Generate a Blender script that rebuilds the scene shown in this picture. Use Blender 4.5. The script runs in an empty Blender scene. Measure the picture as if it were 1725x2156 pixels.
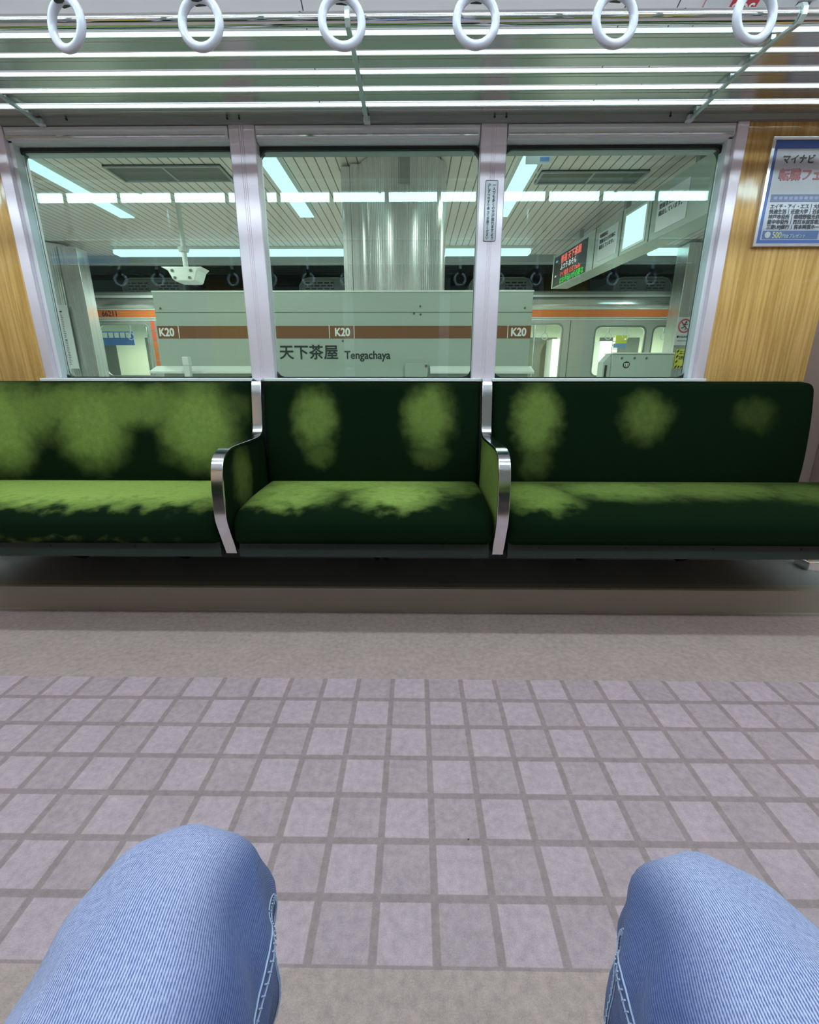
import bpy, math, random
from mathutils import Vector, Matrix
random.seed(7)
S = bpy.context.scene
COL = S.collection
PI = math.pi

# ------------------------------------------------------------------ camera, world, lights, exposure
EYE = 0.953
def make_camera():
    p, yw, rl = math.radians(16.822), math.radians(-0.684), math.radians(0.032)
    cy, sy, cp, sp = math.cos(yw), math.sin(yw), math.cos(p), math.sin(p)
    w = Vector((sy*cp, cy*cp, -sp)); r0 = Vector((cy, -sy, 0)); u0 = r0.cross(w)
    r = math.cos(rl)*r0 + math.sin(rl)*u0; u = -math.sin(rl)*r0 + math.cos(rl)*u0
    cam = bpy.data.cameras.new('camera'); o = bpy.data.objects.new('camera', cam); COL.objects.link(o)
    cam.sensor_fit = 'HORIZONTAL'; cam.sensor_width = 36; cam.lens = 953.26/1725*36
    cam.clip_start = 0.02; cam.clip_end = 100
    m = Matrix((r, u, -w)).transposed().to_4x4(); m.translation = (0, 0, EYE)
    o.matrix_world = m
    S.camera = o
make_camera()

world = bpy.data.worlds.new('world'); S.world = world; world.use_nodes = True
world.node_tree.nodes['Background'].inputs[0].default_value = (0.62, 0.72, 0.66, 1)
world.node_tree.nodes['Background'].inputs[1].default_value = 0.22  # greenish ambient fill, added to brighten the platform and its ceiling
S.view_settings.view_transform = 'Standard'
S.view_settings.look = 'None'
S.view_settings.gamma = 1.0
S.view_settings.exposure = 0.0
S.cycles.max_bounces = 8; S.cycles.diffuse_bounces = 3; S.cycles.glossy_bounces = 5
S.cycles.transparent_max_bounces = 16; S.cycles.sample_clamp_indirect = 4.0
S.cycles.use_denoising = True

LAMP_RGB = (0.66, 0.93, 0.97); LAMP_POWER = 22.0       # carriage lamps
PLATFORM_RGB = (0.84, 1.0, 0.90)
def spot(name, loc, power, color, angle=165, rot=(0, 0, 0), blend=0.6):
    l = bpy.data.lights.new(name, 'SPOT'); l.energy = power; l.color = color; l.shadow_soft_size = 0.0
    l.spot_size = math.radians(angle); l.spot_blend = blend
    o = bpy.data.objects.new(name, l); o.location = loc; o.rotation_euler = rot; COL.objects.link(o)
for x in (-5.3, -3.2, -1.2, 0.95, 3.0):
    for y in (2.9, 4.9):
        spot('platform_lamp_light', (x, y, 2.6), 56, PLATFORM_RGB)
for x in (-3.8, -1.4, 1.0, 3.7):
    spot('platform_edge_lamp_light', (x, 7.2, 2.58), 95, PLATFORM_RGB)
for x in (-5.6, -4.7, 1.9, 3.0, 4.0, 5.0):
    spot('opposite_train_lamp_light', (x, 9.1, 2.05), 85, (0.95, 1.0, 0.85), 170)

# ------------------------------------------------------------------ materials
def mat(name): 
    m = bpy.data.materials.new(name); m.use_nodes = True
    return m, m.node_tree, m.node_tree.nodes['Principled BSDF']
def P(name, col, rough=0.5, metal=0.0, spec=0.5, bump=0.0, bscale=80, coat=0.0):
    m, t, b = mat(name)
    b.inputs['Base Color'].default_value = (*col, 1); b.inputs['Roughness'].default_value = rough
    b.inputs['Metallic'].default_value = metal; b.inputs['Specular IOR Level'].default_value = spec
    b.inputs['Coat Weight'].default_value = coat
    if bump:
        tc = t.nodes.new('ShaderNodeTexCoord'); n = t.nodes.new('ShaderNodeTexNoise'); n.inputs['Scale'].default_value = bscale
        t.links.new(tc.outputs['Object'], n.inputs['Vector'])
        bp = t.nodes.new('ShaderNodeBump'); bp.inputs['Strength'].default_value = bump; bp.inputs['Distance'].default_value = 0.002
        t.links.new(n.outputs['Fac'], bp.inputs['Height']); t.links.new(bp.outputs['Normal'], b.inputs['Normal'])
    return m
def E(name, col, k):
    m, t, b = mat(name)
    b.inputs['Base Color'].default_value = (0, 0, 0, 1); b.inputs['Emission Color'].default_value = (*col, 1)
    b.inputs['Emission Strength'].default_value = k; b.inputs['Specular IOR Level'].default_value = 0
    return m
def node(t, typ, **k):
    n = t.nodes.new(typ)
    for a, v in k.items():
        if a.startswith('i_'): n.inputs[int(a[2:])].default_value = v
        else: setattr(n, a, v)
    return n
def math_n(t, op, a, b=None, clamp=False):
    n = t.nodes.new('ShaderNodeMath'); n.operation = op; n.use_clamp = clamp
    for i, v in enumerate((a, b)):
        if v is None: continue
        if isinstance(v, (int, float)): n.inputs[i].default_value = v
        else: t.links.new(v, n.inputs[i])
    return n.outputs[0]
def smooth_n(t, v, lo, hi):
    n = t.nodes.new('ShaderNodeMapRange'); n.interpolation_type = 'SMOOTHSTEP'
    t.links.new(v, n.inputs[0]); n.inputs[1].default_value = lo; n.inputs[2].default_value = hi
    return n.outputs[0]
def mix_n(t, f, a, b):
    n = t.nodes.new('ShaderNodeMix'); n.data_type = 'RGBA'
    if isinstance(f, (int, float)): n.inputs[0].default_value = f
    else: t.links.new(f, n.inputs[0])
    for i, v in ((6, a), (7, b)):
        if isinstance(v, tuple): n.inputs[i].default_value = (*v, 1)
        else: t.links.new(v, n.inputs[i])
    return n.outputs[2]
def coords(t, kind='Object'):
    tc = t.nodes.new('ShaderNodeTexCoord'); return tc.outputs[kind]
def noise_n(t, v, scale, detail=3, rough=0.5, vscale=None):
    if vscale:
        mp = t.nodes.new('ShaderNodeMapping'); mp.inputs['Scale'].default_value = vscale; t.links.new(v, mp.inputs[0]); v = mp.outputs[0]
    n = t.nodes.new('ShaderNodeTexNoise'); n.inputs['Scale'].default_value = scale
    n.inputs['Detail'].default_value = detail; n.inputs['Roughness'].default_value = rough
    t.links.new(v, n.inputs['Vector']); return n.outputs['Fac']
def sep_n(t, v):
    n = t.nodes.new('ShaderNodeSeparateXYZ'); t.links.new(v, n.inputs[0]); return n.outputs
def bump_n(t, b, h, strength=0.3, dist=0.001):
    n = t.nodes.new('ShaderNodeBump'); n.inputs['Strength'].default_value = strength; n.inputs['Distance'].default_value = dist
    t.links.new(h, n.inputs['Height']); t.links.new(n.outputs[0], b.inputs['Normal'])

TILE = 0.11; COL0 = 0.3716*TILE; ROW0 = 11.5622*TILE      # a joint at X=COL0, rows at Y=ROW0-r*TILE
def floor_material():
    m, t, b = mat('patterned_vinyl_floor')
    v = coords(t); x, y, z = sep_n(t, v)
    u = math_n(t, 'DIVIDE', math_n(t, 'SUBTRACT', x, COL0), TILE)
    w = math_n(t, 'DIVIDE', math_n(t, 'SUBTRACT', y, ROW0), TILE)
    def joint(c, hw):
        f = math_n(t, 'ABSOLUTE', math_n(t, 'SUBTRACT', c, math_n(t, 'ROUND', c)))
        return smooth_n(t, f, hw+0.012, hw-0.012)
    n1 = noise_n(t, v, 55, 5, 0.65); n2 = noise_n(t, v, 420, 3, 0.7); n3 = noise_n(t, v, 9, 2)
    j = math_n(t, 'MAXIMUM', joint(u, 0.068), joint(w, 0.068))
    cell = math_n(t, 'ADD', math_n(t, 'FLOOR', u), math_n(t, 'FLOOR', w))
    chk = math_n(t, 'MODULO', math_n(t, 'ABSOLUTE', cell), 2.0)
    A, B = FLOOR_A, FLOOR_B
    light = mix_n(t, math_n(t, 'MULTIPLY', chk, 1.0), A, B)
    plain = FLOOR_P
    inside = math_n(t, 'MULTIPLY', math_n(t, 'GREATER_THAN', y, ROW0-6.98*TILE), math_n(t, 'LESS_THAN', y, ROW0-0.10*TILE))
    f = math_n(t, 'MULTIPLY', inside, math_n(t, 'SUBTRACT', 1.0, j))
    c = mix_n(t, f, mix_n(t, inside, plain, FLOOR_J), light)
    k = math_n(t, 'ADD', math_n(t, 'MULTIPLY', n1, 0.80), math_n(t, 'ADD', math_n(t, 'MULTIPLY', n2, 0.75), math_n(t, 'MULTIPLY', n3, 0.25)))
    k = math_n(t, 'ADD', k, 0.11)
    mm = t.nodes.new('ShaderNodeVectorMath'); mm.operation = 'SCALE'; t.links.new(c, mm.inputs[0]); t.links.new(k, mm.inputs['Scale'])
    t.links.new(mm.outputs[0], b.inputs['Base Color'])
    b.inputs['Roughness'].default_value = 0.62; b.inputs['Specular IOR Level'].default_value = 0.3
    bump_n(t, b, n2, 0.25, 0.0008)
    return m
FLOOR_A = (0.565, 0.398, 0.44); FLOOR_B = (0.495, 0.348, 0.375); FLOOR_P = (0.485, 0.342, 0.32); FLOOR_J = (0.365, 0.252, 0.255)

def wood_material():
    m, t, b = mat('honey_wood_laminate')
    v = coords(t)
    g = noise_n(t, v, 1.0, 6, 0.6, (95, 95, 3.2)); g2 = noise_n(t, v, 1.0, 3, 0.5, (16, 16, 1.4)); g3 = noise_n(t, v, 1, 2, 0.5, (420, 420, 60))
    k = math_n(t, 'ADD', math_n(t, 'MULTIPLY', g, 0.6), math_n(t, 'ADD', math_n(t, 'MULTIPLY', g2, 0.4), math_n(t, 'MULTIPLY', g3, 0.15)))
    c = mix_n(t, smooth_n(t, k, 0.42, 0.74), (0.53, 0.27, 0.075), (0.86, 0.50, 0.185))
    t.links.new(c, b.inputs['Base Color'])
    b.inputs['Roughness'].default_value = 0.09; b.inputs['Specular IOR Level'].default_value = 0.5
    bump_n(t, b, noise_n(t, v, 1.0, 1, 0.4, (9, 9, 3)), 0.5, 0.012)
    return m
def brushed(name, col, rough=0.32, axis=(3, 3, 260), metal=0.85, amp=0.10):
    m, t, b = mat(name)
    n = noise_n(t, coords(t), 1.0, 3, 0.6, axis)
    c = mix_n(t, n, tuple(k*(1-amp) for k in col), tuple(min(1, k*(1+amp)) for k in col))
    t.links.new(c, b.inputs['Base Color']); b.inputs['Metallic'].default_value = metal
    r = math_n(t, 'ADD', math_n(t, 'MULTIPLY', n, 0.12), rough-0.06); t.links.new(r, b.inputs['Roughness'])
    return m
def glass_material(name, tint, refl=1.0):
    m, t, b = mat(name)
    t.nodes.remove(b)
    tr = node(t, 'ShaderNodeBsdfTransparent'); tr.inputs[0].default_value = (*tint, 1)
    gl = node(t, 'ShaderNodeBsdfGlossy'); gl.inputs['Roughness'].default_value = 0.004; gl.inputs[0].default_value = (0.72*refl, refl, refl, 1)
    fr = node(t, 'ShaderNodeFresnel'); fr.inputs[0].default_value = 1.5
    mx = node(t, 'ShaderNodeMixShader'); t.links.new(fr.outputs[0], mx.inputs[0]); t.links.new(tr.outputs[0], mx.inputs[1]); t.links.new(gl.outputs[0], mx.inputs[2])
    t.links.new(mx.outputs[0], t.nodes['Material Output'].inputs[0])
    return m
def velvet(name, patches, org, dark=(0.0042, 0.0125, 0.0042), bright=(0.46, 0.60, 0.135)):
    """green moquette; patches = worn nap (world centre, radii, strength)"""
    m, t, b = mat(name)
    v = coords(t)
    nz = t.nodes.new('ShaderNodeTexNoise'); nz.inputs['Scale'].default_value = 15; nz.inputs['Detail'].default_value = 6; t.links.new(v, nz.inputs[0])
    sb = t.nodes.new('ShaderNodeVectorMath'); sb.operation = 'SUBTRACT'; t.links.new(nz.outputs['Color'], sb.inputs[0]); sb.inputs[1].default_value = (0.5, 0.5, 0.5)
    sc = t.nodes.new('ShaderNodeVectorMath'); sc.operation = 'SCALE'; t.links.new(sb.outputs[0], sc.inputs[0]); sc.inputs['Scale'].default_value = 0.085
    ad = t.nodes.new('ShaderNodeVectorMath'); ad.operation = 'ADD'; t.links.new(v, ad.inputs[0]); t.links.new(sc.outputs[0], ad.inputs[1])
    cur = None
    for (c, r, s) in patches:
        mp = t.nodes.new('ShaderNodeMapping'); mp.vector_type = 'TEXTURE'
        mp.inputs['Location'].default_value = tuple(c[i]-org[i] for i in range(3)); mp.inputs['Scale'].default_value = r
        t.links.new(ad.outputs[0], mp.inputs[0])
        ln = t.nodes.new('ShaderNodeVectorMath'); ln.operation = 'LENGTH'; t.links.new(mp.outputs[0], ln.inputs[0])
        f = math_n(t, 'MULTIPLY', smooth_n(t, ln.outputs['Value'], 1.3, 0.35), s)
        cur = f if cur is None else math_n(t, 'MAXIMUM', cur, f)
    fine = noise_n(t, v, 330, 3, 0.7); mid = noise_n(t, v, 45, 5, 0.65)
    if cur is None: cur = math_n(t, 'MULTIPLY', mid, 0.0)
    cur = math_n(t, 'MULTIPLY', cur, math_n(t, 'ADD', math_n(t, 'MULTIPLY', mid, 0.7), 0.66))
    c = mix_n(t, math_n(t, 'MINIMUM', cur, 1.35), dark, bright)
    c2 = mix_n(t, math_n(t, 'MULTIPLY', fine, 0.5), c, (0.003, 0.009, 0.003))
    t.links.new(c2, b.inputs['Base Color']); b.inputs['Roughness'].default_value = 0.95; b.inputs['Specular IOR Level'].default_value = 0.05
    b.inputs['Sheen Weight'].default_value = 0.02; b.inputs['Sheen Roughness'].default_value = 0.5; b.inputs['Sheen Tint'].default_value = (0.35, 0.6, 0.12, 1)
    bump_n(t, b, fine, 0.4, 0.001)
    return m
def denim():
    m, t, b = mat('blue_denim')
    uv = coords(t, 'UV'); x, y, z = sep_n(t, uv)
    wob = noise_n(t, uv, 9, 3)
    ph = math_n(t, 'ADD', math_n(t, 'MULTIPLY', x, 2*PI*480.0), math_n(t, 'MULTIPLY', wob, 9.0))
    tw = math_n(t, 'ADD', math_n(t, 'MULTIPLY', math_n(t, 'SINE', ph), 0.5), 0.5)
    ph2 = math_n(t, 'ADD', math_n(t, 'MULTIPLY', math_n(t, 'ADD', math_n(t, 'MULTIPLY', x, 1.0), math_n(t, 'MULTIPLY', y, 0.55)), 2*PI*620), math_n(t, 'MULTIPLY', wob, 20))
    tw2 = math_n(t, 'ADD', math_n(t, 'MULTIPLY', math_n(t, 'SINE', ph2), 0.5), 0.5)
    n = noise_n(t, uv, 260, 4, 0.7); big = noise_n(t, uv, 5.5, 3)
    k = math_n(t, 'ADD', math_n(t, 'MULTIPLY', tw, 0.42), math_n(t, 'ADD', math_n(t, 'MULTIPLY', tw2, 0.08), math_n(t, 'ADD', math_n(t, 'MULTIPLY', n, 0.55), math_n(t, 'MULTIPLY', big, 0.25))))
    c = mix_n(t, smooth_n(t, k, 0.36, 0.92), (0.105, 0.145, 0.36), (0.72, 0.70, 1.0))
    # darker blue band along the inner leg (u about 0.25)
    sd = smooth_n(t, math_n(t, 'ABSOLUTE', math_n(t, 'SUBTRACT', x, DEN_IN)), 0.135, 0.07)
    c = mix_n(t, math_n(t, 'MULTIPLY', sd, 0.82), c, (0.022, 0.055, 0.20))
    t.links.new(c, b.inputs['Base Color']); b.inputs['Roughness'].default_value = 0.9; b.inputs['Specular IOR Level'].default_value = 0.1
    b.inputs['Sheen Weight'].default_value = 0.15
    h = math_n(t, 'ADD', math_n(t, 'MULTIPLY', tw, 1.0), n)
    bump_n(t, b, h, 0.5, 0.0006)
    return m
DEN_IN = 0.5
def plank_material():
    m, t, b = mat('ceiling_planks')
    v = coords(t); x, y, z = sep_n(t, v)
    u = math_n(t, 'DIVIDE', x, 0.0885); f = math_n(t, 'ABSOLUTE', math_n(t, 'SUBTRACT', u, math_n(t, 'ROUND', u)))
    j = smooth_n(t, f, 0.075, 0.04)
    c = mix_n(t, j, (0.72, 0.645, 0.60), (0.10, 0.095, 0.075))
    t.links.new(c, b.inputs['Base Color']); b.inputs['Roughness'].default_value = 0.45
    return m
def grille_material():
    m, t, b = mat('perforated_grille')
    br = t.nodes.new('ShaderNodeTexBrick'); mp = t.nodes.new('ShaderNodeMapping'); mp.inputs['Scale'].default_value = (1, 1, 1)
    mp.inputs['Rotation'].default_value = (PI/2, 0, 0)
    t.links.new(coords(t), mp.inputs[0]); t.links.new(mp.outputs[0], br.inputs[0])
    br.inputs['Color1'].default_value = (0.02, 0.02, 0.02, 1); br.inputs['Color2'].default_value = (0.03, 0.03, 0.03, 1); br.inputs['Mortar'].default_value = (0.35, 0.36, 0.36, 1)
    br.inputs['Scale'].default_value = 1.0; br.inputs['Mortar Size'].default_value = 0.012; br.inputs['Brick Width'].default_value = 0.11; br.inputs['Row Height'].default_value = 0.045
    t.links.new(br.outputs[0], b.inputs['Base Color']); b.inputs['Roughness'].default_value = 0.5
    return m
def cove_material():
    m, t, b = mat('ceiling_panel_laminate')
    x, y, z = sep_n(t, coords(t))
    j = None
    for a in (-0.352, 0.640, 0.800, -1.6, -3.0, 2.2, 3.4):
        f = smooth_n(t, math_n(t, 'ABSOLUTE', math_n(t, 'SUBTRACT', x, a)), 0.0025, 0.0012)
        j = f if j is None else math_n(t, 'MAXIMUM', j, f)
    c = mix_n(t, j, (0.97, 0.82, 0.86), (0.06, 0.05, 0.05))
    t.links.new(c, b.inputs['Base Color']); b.inputs['Roughness'].default_value = 0.4
    return m

M_floor = floor_material(); M_wood = wood_material(); M_velvet_plain = None
M_alu = brushed('brushed_aluminium', (0.94, 0.78, 0.88), 0.42, metal=0.45, amp=0.05)
M_alu2 = brushed('satin_aluminium', (0.62, 0.64, 0.66), 0.34, (260, 260, 3))
M_frame = P('window_frame_aluminium', (0.90, 0.84, 0.90), 0.45, 0.15)
M_headgrey = P('grey_painted_metal', (0.30, 0.30, 0.31), 0.35, 0.3)
M_rubber = P('black_rubber', (0.008, 0.010, 0.010), 0.5)
M_chrome = P('polished_chrome', (0.82, 0.84, 0.86), 0.07, 1.0)
M_steel = P('polished_steel', (0.78, 0.76, 0.80), 0.16, 1.0)
M_sill = P('white_sill_metal', (0.93, 0.93, 0.93), 0.35, 0.2)
M_slat = P('rack_slat_metal', (0.62, 0.61, 0.58), 0.24, 0.85)
M_bracket = P('rack_bracket_metal', (0.62, 0.68, 0.66), 0.35, 0.5)
M_ring = P('white_plastic_ring', (0.74, 0.68, 0.80), 0.22, coat=0.3)
M_strap = P('strap_webbing', (0.55, 0.53, 0.55), 0.6)
M_clip = P('dark_strap_clip', (0.02, 0.015, 0.015), 0.4)
M_cove = cove_material()
M_apron = P('dark_seat_apron', (0.020, 0.030, 0.024), 0.55)
M_kick = P('brown_vinyl_skirting', (0.44, 0.38, 0.31), 0.6, bump=0.2)
M_under = P('grey_heater_cover', (0.33, 0.31, 0.30), 0.5)
M_pink = P('pinkish_brown_laminate', (0.40, 0.27, 0.235), 0.35)
M_glass = glass_material('window_glass', (0.93, 0.98, 0.95))
M_glass2 = glass_material('opposite_window_glass', (0.95, 1.0, 0.97))
M_dark = P('near_black', (0.012, 0.014, 0.012), 0.6)
M_black = P('black_print', (0.012, 0.02, 0.018), 0.6)
M_white = P('white_print', (0.82, 0.84, 0.82), 0.5)
M_paper = P('white_paper', (0.74, 0.76, 0.80), 0.6)
M_brownband = P('brown_line_band', (0.20, 0.075, 0.030), 0.45)
M_signgrey = P('pale_grey_sign_panel', (0.40, 0.47, 0.42), 0.35)
M_ledge = P('white_enamel', (0.75, 0.80, 0.76), 0.3)
M_plank = plank_material()
M_ventdark = P('dark_vent_louvre', (0.10, 0.105, 0.09), 0.5)
M_grille = grille_material()
M_lamp_in = E('carriage_lamp_glow', LAMP_RGB, LAMP_POWER)
M_lamp_st = E('platform_lamp_glow', (0.60, 1.06, 1.06), 1.35)
M_lit = E('lit_panel_glow', (0.62, 1.05, 1.05), 1.3)
M_stst = brushed('platform_stainless', (0.80, 0.84, 0.80), 0.26, (120, 120, 0.6), 0.8, 0.35)
M_beamgrey = P('grey_beam_paint', (0.30, 0.32, 0.30), 0.45)
M_train = brushed('train_stainless_body', (0.60, 0.63, 0.60), 0.36, (2, 2, 90), 0.8)
M_trainbright = P('train_cantrail_bright', (0.98, 1.0, 1.0), 0.16, 0.9)
M_orange = P('orange_stripe_film', (0.70, 0.17, 0.035), 0.4)
M_orange2 = P('red_orange_film', (0.75, 0.13, 0.06), 0.4)
M_cream = P('cream_interior_panel', (0.72, 0.72, 0.58), 0.5)
M_blue = P('blue_print', (0.06, 0.16, 0.62), 0.4)
M_bluepale = P('pale_blue_print', (0.20, 0.33, 0.75), 0.4)
M_yellow = P('yellow_print', (0.75, 0.72, 0.06), 0.5)
M_red = P('red_print', (0.62, 0.05, 0.08), 0.45)
M_redpale = P('faded_red_print', (0.55, 0.22, 0.25), 0.5)
M_greytext = P('grey_print', (0.10, 0.09, 0.11), 0.5)
M_gold = P('pale_yellow_print', (0.85, 0.82, 0.45), 0.5)
M_ledred = E('red_led', (1.0, 0.18, 0.12), 0.9)
M_ledgreen = E('green_led', (0.10, 0.8, 0.12), 0.8)
M_ledwhite = E('white_led', (0.9, 0.95, 0.9), 0.8)
M_brownink = P('dark_brown_print', (0.07, 0.012, 0.006), 0.5)
M_pfloor = P('platform_floor_stone', (0.58, 0.58, 0.55), 0.5, bump=0.2)
M_tunnel = P('dark_tunnel_concrete', (0.035, 0.037, 0.036), 0.8)
M_shoe = P('white_shoe_leather', (0.6, 0.6, 0.6), 0.5)
M_stitch = P('pale_stitch_thread', (0.52, 0.58, 0.78), 0.8)
M_seamblue = P('indigo_seam_cloth', (0.10, 0.15, 0.36), 0.9)

# ------------------------------------------------------------------ mesh helpers (everything is built in world coordinates)
def origin(o):
    v = Vector((0, 0, 0))
    while o: v += o.location; o = o.parent
    return v
class MB:
    def __init__(s): s.v = []; s.f = []; s.uv = None
    def add(s, vs, fs):
        n = len(s.v); s.v += [tuple(v) for v in vs]; s.f += [tuple(i+n for i in f) for f in fs]; return s
    def box(s, x0, x1, y0, y1, z0, z1):
        vs = [(x, y, z) for x in (x0, x1) for y in (y0, y1) for z in (z0, z1)]
        return s.add(vs, [(0, 1, 3, 2), (4, 6, 7, 5), (0, 4, 5, 1), (2, 3, 7, 6), (0, 2, 6, 4), (1, 5, 7, 3)])
    def prism(s, prof, a0, a1, axis='X'):
        n = len(prof)
        def pt(a, p): return {'X': (a, p[0], p[1]), 'Y': (p[0], a, p[1]), 'Z': (p[0], p[1], a)}[axis]
        vs = [pt(a0, p) for p in prof]+[pt(a1, p) for p in prof]
        fs = [(i, (i+1) % n, n+(i+1) % n, n+i) for i in range(n)]+[tuple(range(n))[::-1], tuple(range(n, 2*n))]
        return s.add(vs, fs)
    def rings(s, rs, closed=True, caps=True, loop=False):
        n = len(rs[0]); vs = [p for r in rs for p in r]; fs = []
        m = len(rs)
        for k in range(m if loop else m-1):
            a = k*n; b = ((k+1) % m)*n
            for i in range(n if closed else n-1):
                j = (i+1) % n; fs.append((a+i, a+j, b+j, b+i))
        if caps and not loop: fs += [tuple(range(n))[::-1], tuple(range((m-1)*n, m*n))]
        return s.add(vs, fs)
    def tube(s, path, r, n=12, loop=False, caps=True):
        path = [Vector(p) for p in path]; m = len(path); rs = []
        rad = r if isinstance(r, (list, tuple)) else [r]*m
        up = None
        for i, p in enumerate(path):
            if loop: d = path[(i+1) % m]-path[i-1]
            else: d = path[min(i+1, m-1)]-path[max(i-1, 0)]
            d.normalize()
            if up is None:
                up = Vector((0, 0, 1)) if abs(d.z) < 0.9 else Vector((0, 1, 0))
            a = (up-d*up.dot(d)).normalized(); up = a; c = d.cross(a)
            rs.append([p+rad[i]*(math.cos(2*PI*k/n)*a+math.sin(2*PI*k/n)*c) for k in range(n)])
        return s.rings(rs, True, caps, loop)
    def cyl(s, p, q, r, n=16): return s.tube([p, q], r, n)
    def band(s, path, w, th, x):
        """flat bar: centreline (y,z) path, thickness th in the path plane, width w along X, centred at x(i) or x"""
        m = len(path); rs = []
        for i in range(m):
            d = Vector(path[min(i+1, m-1)])-Vector(path[max(i-1, 0)]); d.normalize(); nn = Vector((-d.y, d.x))*th/2
            c = Vector(path[i]); xx = x
            rs.append([(xx-w/2, *(c+nn)), (xx+w/2, *(c+nn)), (xx+w/2, *(c-nn)), (xx-w/2, *(c-nn))])
        return s.rings(rs)
    def build(s, name, m, parent=None, bevel=0, smooth=False, seg=2, at=None, kind=None, label=None, angle=35):
        me = bpy.data.meshes.new(name)
        if parent is not None: o0 = origin(parent)
        elif at is not None: o0 = Vector(at)
        else:
            xs = [v[0] for v in s.v]; ys = [v[1] for v in s.v]; zs = [v[2] for v in s.v]
            o0 = Vector(((min(xs)+max(xs))/2, (min(ys)+max(ys))/2, min(zs)))
        me.from_pydata([tuple(Vector(v)-o0) for v in s.v], [], s.f); me.materials.append(m)
        if s.uv:
            ul = me.uv_layers.new(name='UVMap')
            for l in me.loops: ul.data[l.index].uv = s.uv[l.vertex_index]
        import bmesh
        b = bmesh.new(); b.from_mesh(me); bmesh.ops.recalc_face_normals(b, faces=b.faces); b.to_mesh(me); b.free()
        o = bpy.data.objects.new(name, me); COL.objects.link(o)
        if parent is not None: o.parent = parent
        else: o.location = o0
        if smooth:
            for p in me.polygons: p.use_smooth = True
            try:
                me.set_sharp_from_angle(angle=math.radians(angle))
            except Exception: pass
        if bevel:
            md = o.modifiers.new('bevel', 'BEVEL'); md.width = bevel; md.segments = seg; md.limit_method = 'ANGLE'; md.angle_limit = math.radians(40)
        if kind: o['kind'] = kind
        if label: o['label'] = label
        return o
def thing(name, label, cat, loc=(0, 0, 0), group=None, kind=None):
    o = bpy.data.objects.new(name, None); o.empty_display_size = 0.1; COL.objects.link(o); o.location = loc
    if kind: o['kind'] = kind
    else: o['label'] = label; o['category'] = cat
    if group: o['group'] = group
    return o
def tag(o, label, cat, group=None):
    o['label'] = label; o['category'] = cat
    if group: o['group'] = group
    return o
def walk(o):
    return [c for c in bpy.data.objects if c.parent == o]
def copy_tree(o, parent=None):
    c = o.copy(); COL.objects.link(c); c.parent = parent
    for ch in walk(o): copy_tree(ch, c)
    return c
CX, CY = -0.183, 0.685
def across(o, label=None, group=None):
    """the same thing on the near side of the car: turned half round about the middle of the car"""
    c = copy_tree(o)
    c.location = (2*CX-o.location.x, 2*CY-o.location.y, o.location.z); c.rotation_euler = (0, 0, PI)
    if label: c['label'] = label
    if group: c['group'] = group
    return c
def text(name, body, size, pos, mtl, parent=None, right=(1, 0, 0), up=(0, 0, 1), align='LEFT', depth=0.0006, bold=0.0, sx=1.0, space=1.0, line=1.0, valign='BOTTOM_BASELINE'):
    cu = bpy.data.curves.new(name, 'FONT'); cu.body = body; cu.size = size; cu.align_x = align; cu.align_y = valign
    cu.extrude = depth; cu.space_character = space; cu.space_line = line; cu.resolution_u = 3
    t = bpy.data.objects.new(name, cu); COL.objects.link(t)
    bpy.context.view_layer.update()
    dg = bpy.context.evaluated_depsgraph_get()
    me = bpy.data.meshes.new_from_object(t.evaluated_get(dg)); bpy.data.objects.remove(t)
    r = Vector(right).normalized(); u = Vector(up).normalized(); n = r.cross(u)
    o0 = origin(parent) if parent else Vector(pos)
    for v in me.vertices:
        v.co = Vector(pos)+r*v.co.x*sx+u*v.co.y+n*v.co.z-o0
    if bold:
        base = [tuple(v.co) for v in me.vertices]; fs = [tuple(p.vertices) for p in me.polygons]; vs = []; ff = []
        for k, (dx, dz) in enumerate(((-1, 0), (1, 0), (0, -1), (0, 1), (.7, .7), (-.7, -.7))):
            d = (r*dx+u*dz)*bold*1.1+n*(0.00004*k)
            ff += [tuple(i+len(vs) for i in f) for f in fs]; vs += [tuple(Vector(b)+d) for b in base]
        me = bpy.data.meshes.new(name); me.from_pydata(vs, [], ff)
    me.materials.clear(); me.materials.append(mtl)
    o = bpy.data.objects.new(name, me); COL.objects.link(o)
    if parent: o.parent = parent
    else: o.location = o0
    return o
def rrect(x0, x1, z0, z1, r, n=8):
    pts = []
    for cx, cz, a0 in ((x1-r, z1-r, 0), (x0+r, z1-r, 90), (x0+r, z0+r, 180), (x1-r, z0+r, 270)):
        for k in range(n+1):
            a = math.radians(a0+90*k/n); pts.append((cx+r*math.cos(a), cz+r*math.sin(a)))
    return pts
def frame_ring(mb, outer, inner, y0, y1):
    """ring between two loops (same count) in XZ, extruded along Y"""
    n = len(outer); vs = []
    for lp in (outer, inner):
        for y in (y0, y1): vs += [(p[0], y, p[1]) for p in lp]
    fs = []
    for i in range(n):
        j = (i+1) % n
        fs += [(i, j, 2*n+j, 2*n+i), (n+i, 3*n+i, 3*n+j, n+j), (i, n+i, n+j, j), (2*n+i, 2*n+j, 3*n+j, 3*n+i)]
    mb.add(vs, fs); return mb
def square_loop(x0, x1, z0, z1, n=8):
    """points matching rrect's but on the square corners"""
    pts = []
    for cx, cz in ((x1, z1), (x0, z1), (x0, z0), (x1, z0)): pts += [(cx, cz)]*(n+1)
    return pts
def holed_wall(mb, x0, x1, z0, z1, y0, y1, holes):
    holes = sorted(holes); x = x0
    for (a, b, c, d) in holes:
        if a > x: mb.box(x, a, y0, y1, z0, z1)
        mb.box(a, b, y0, y1, z0, c); mb.box(a, b, y0, y1, d, z1); x = b
    mb.box(x, x1, y0, y1, z0, z1)
    return mb
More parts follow.
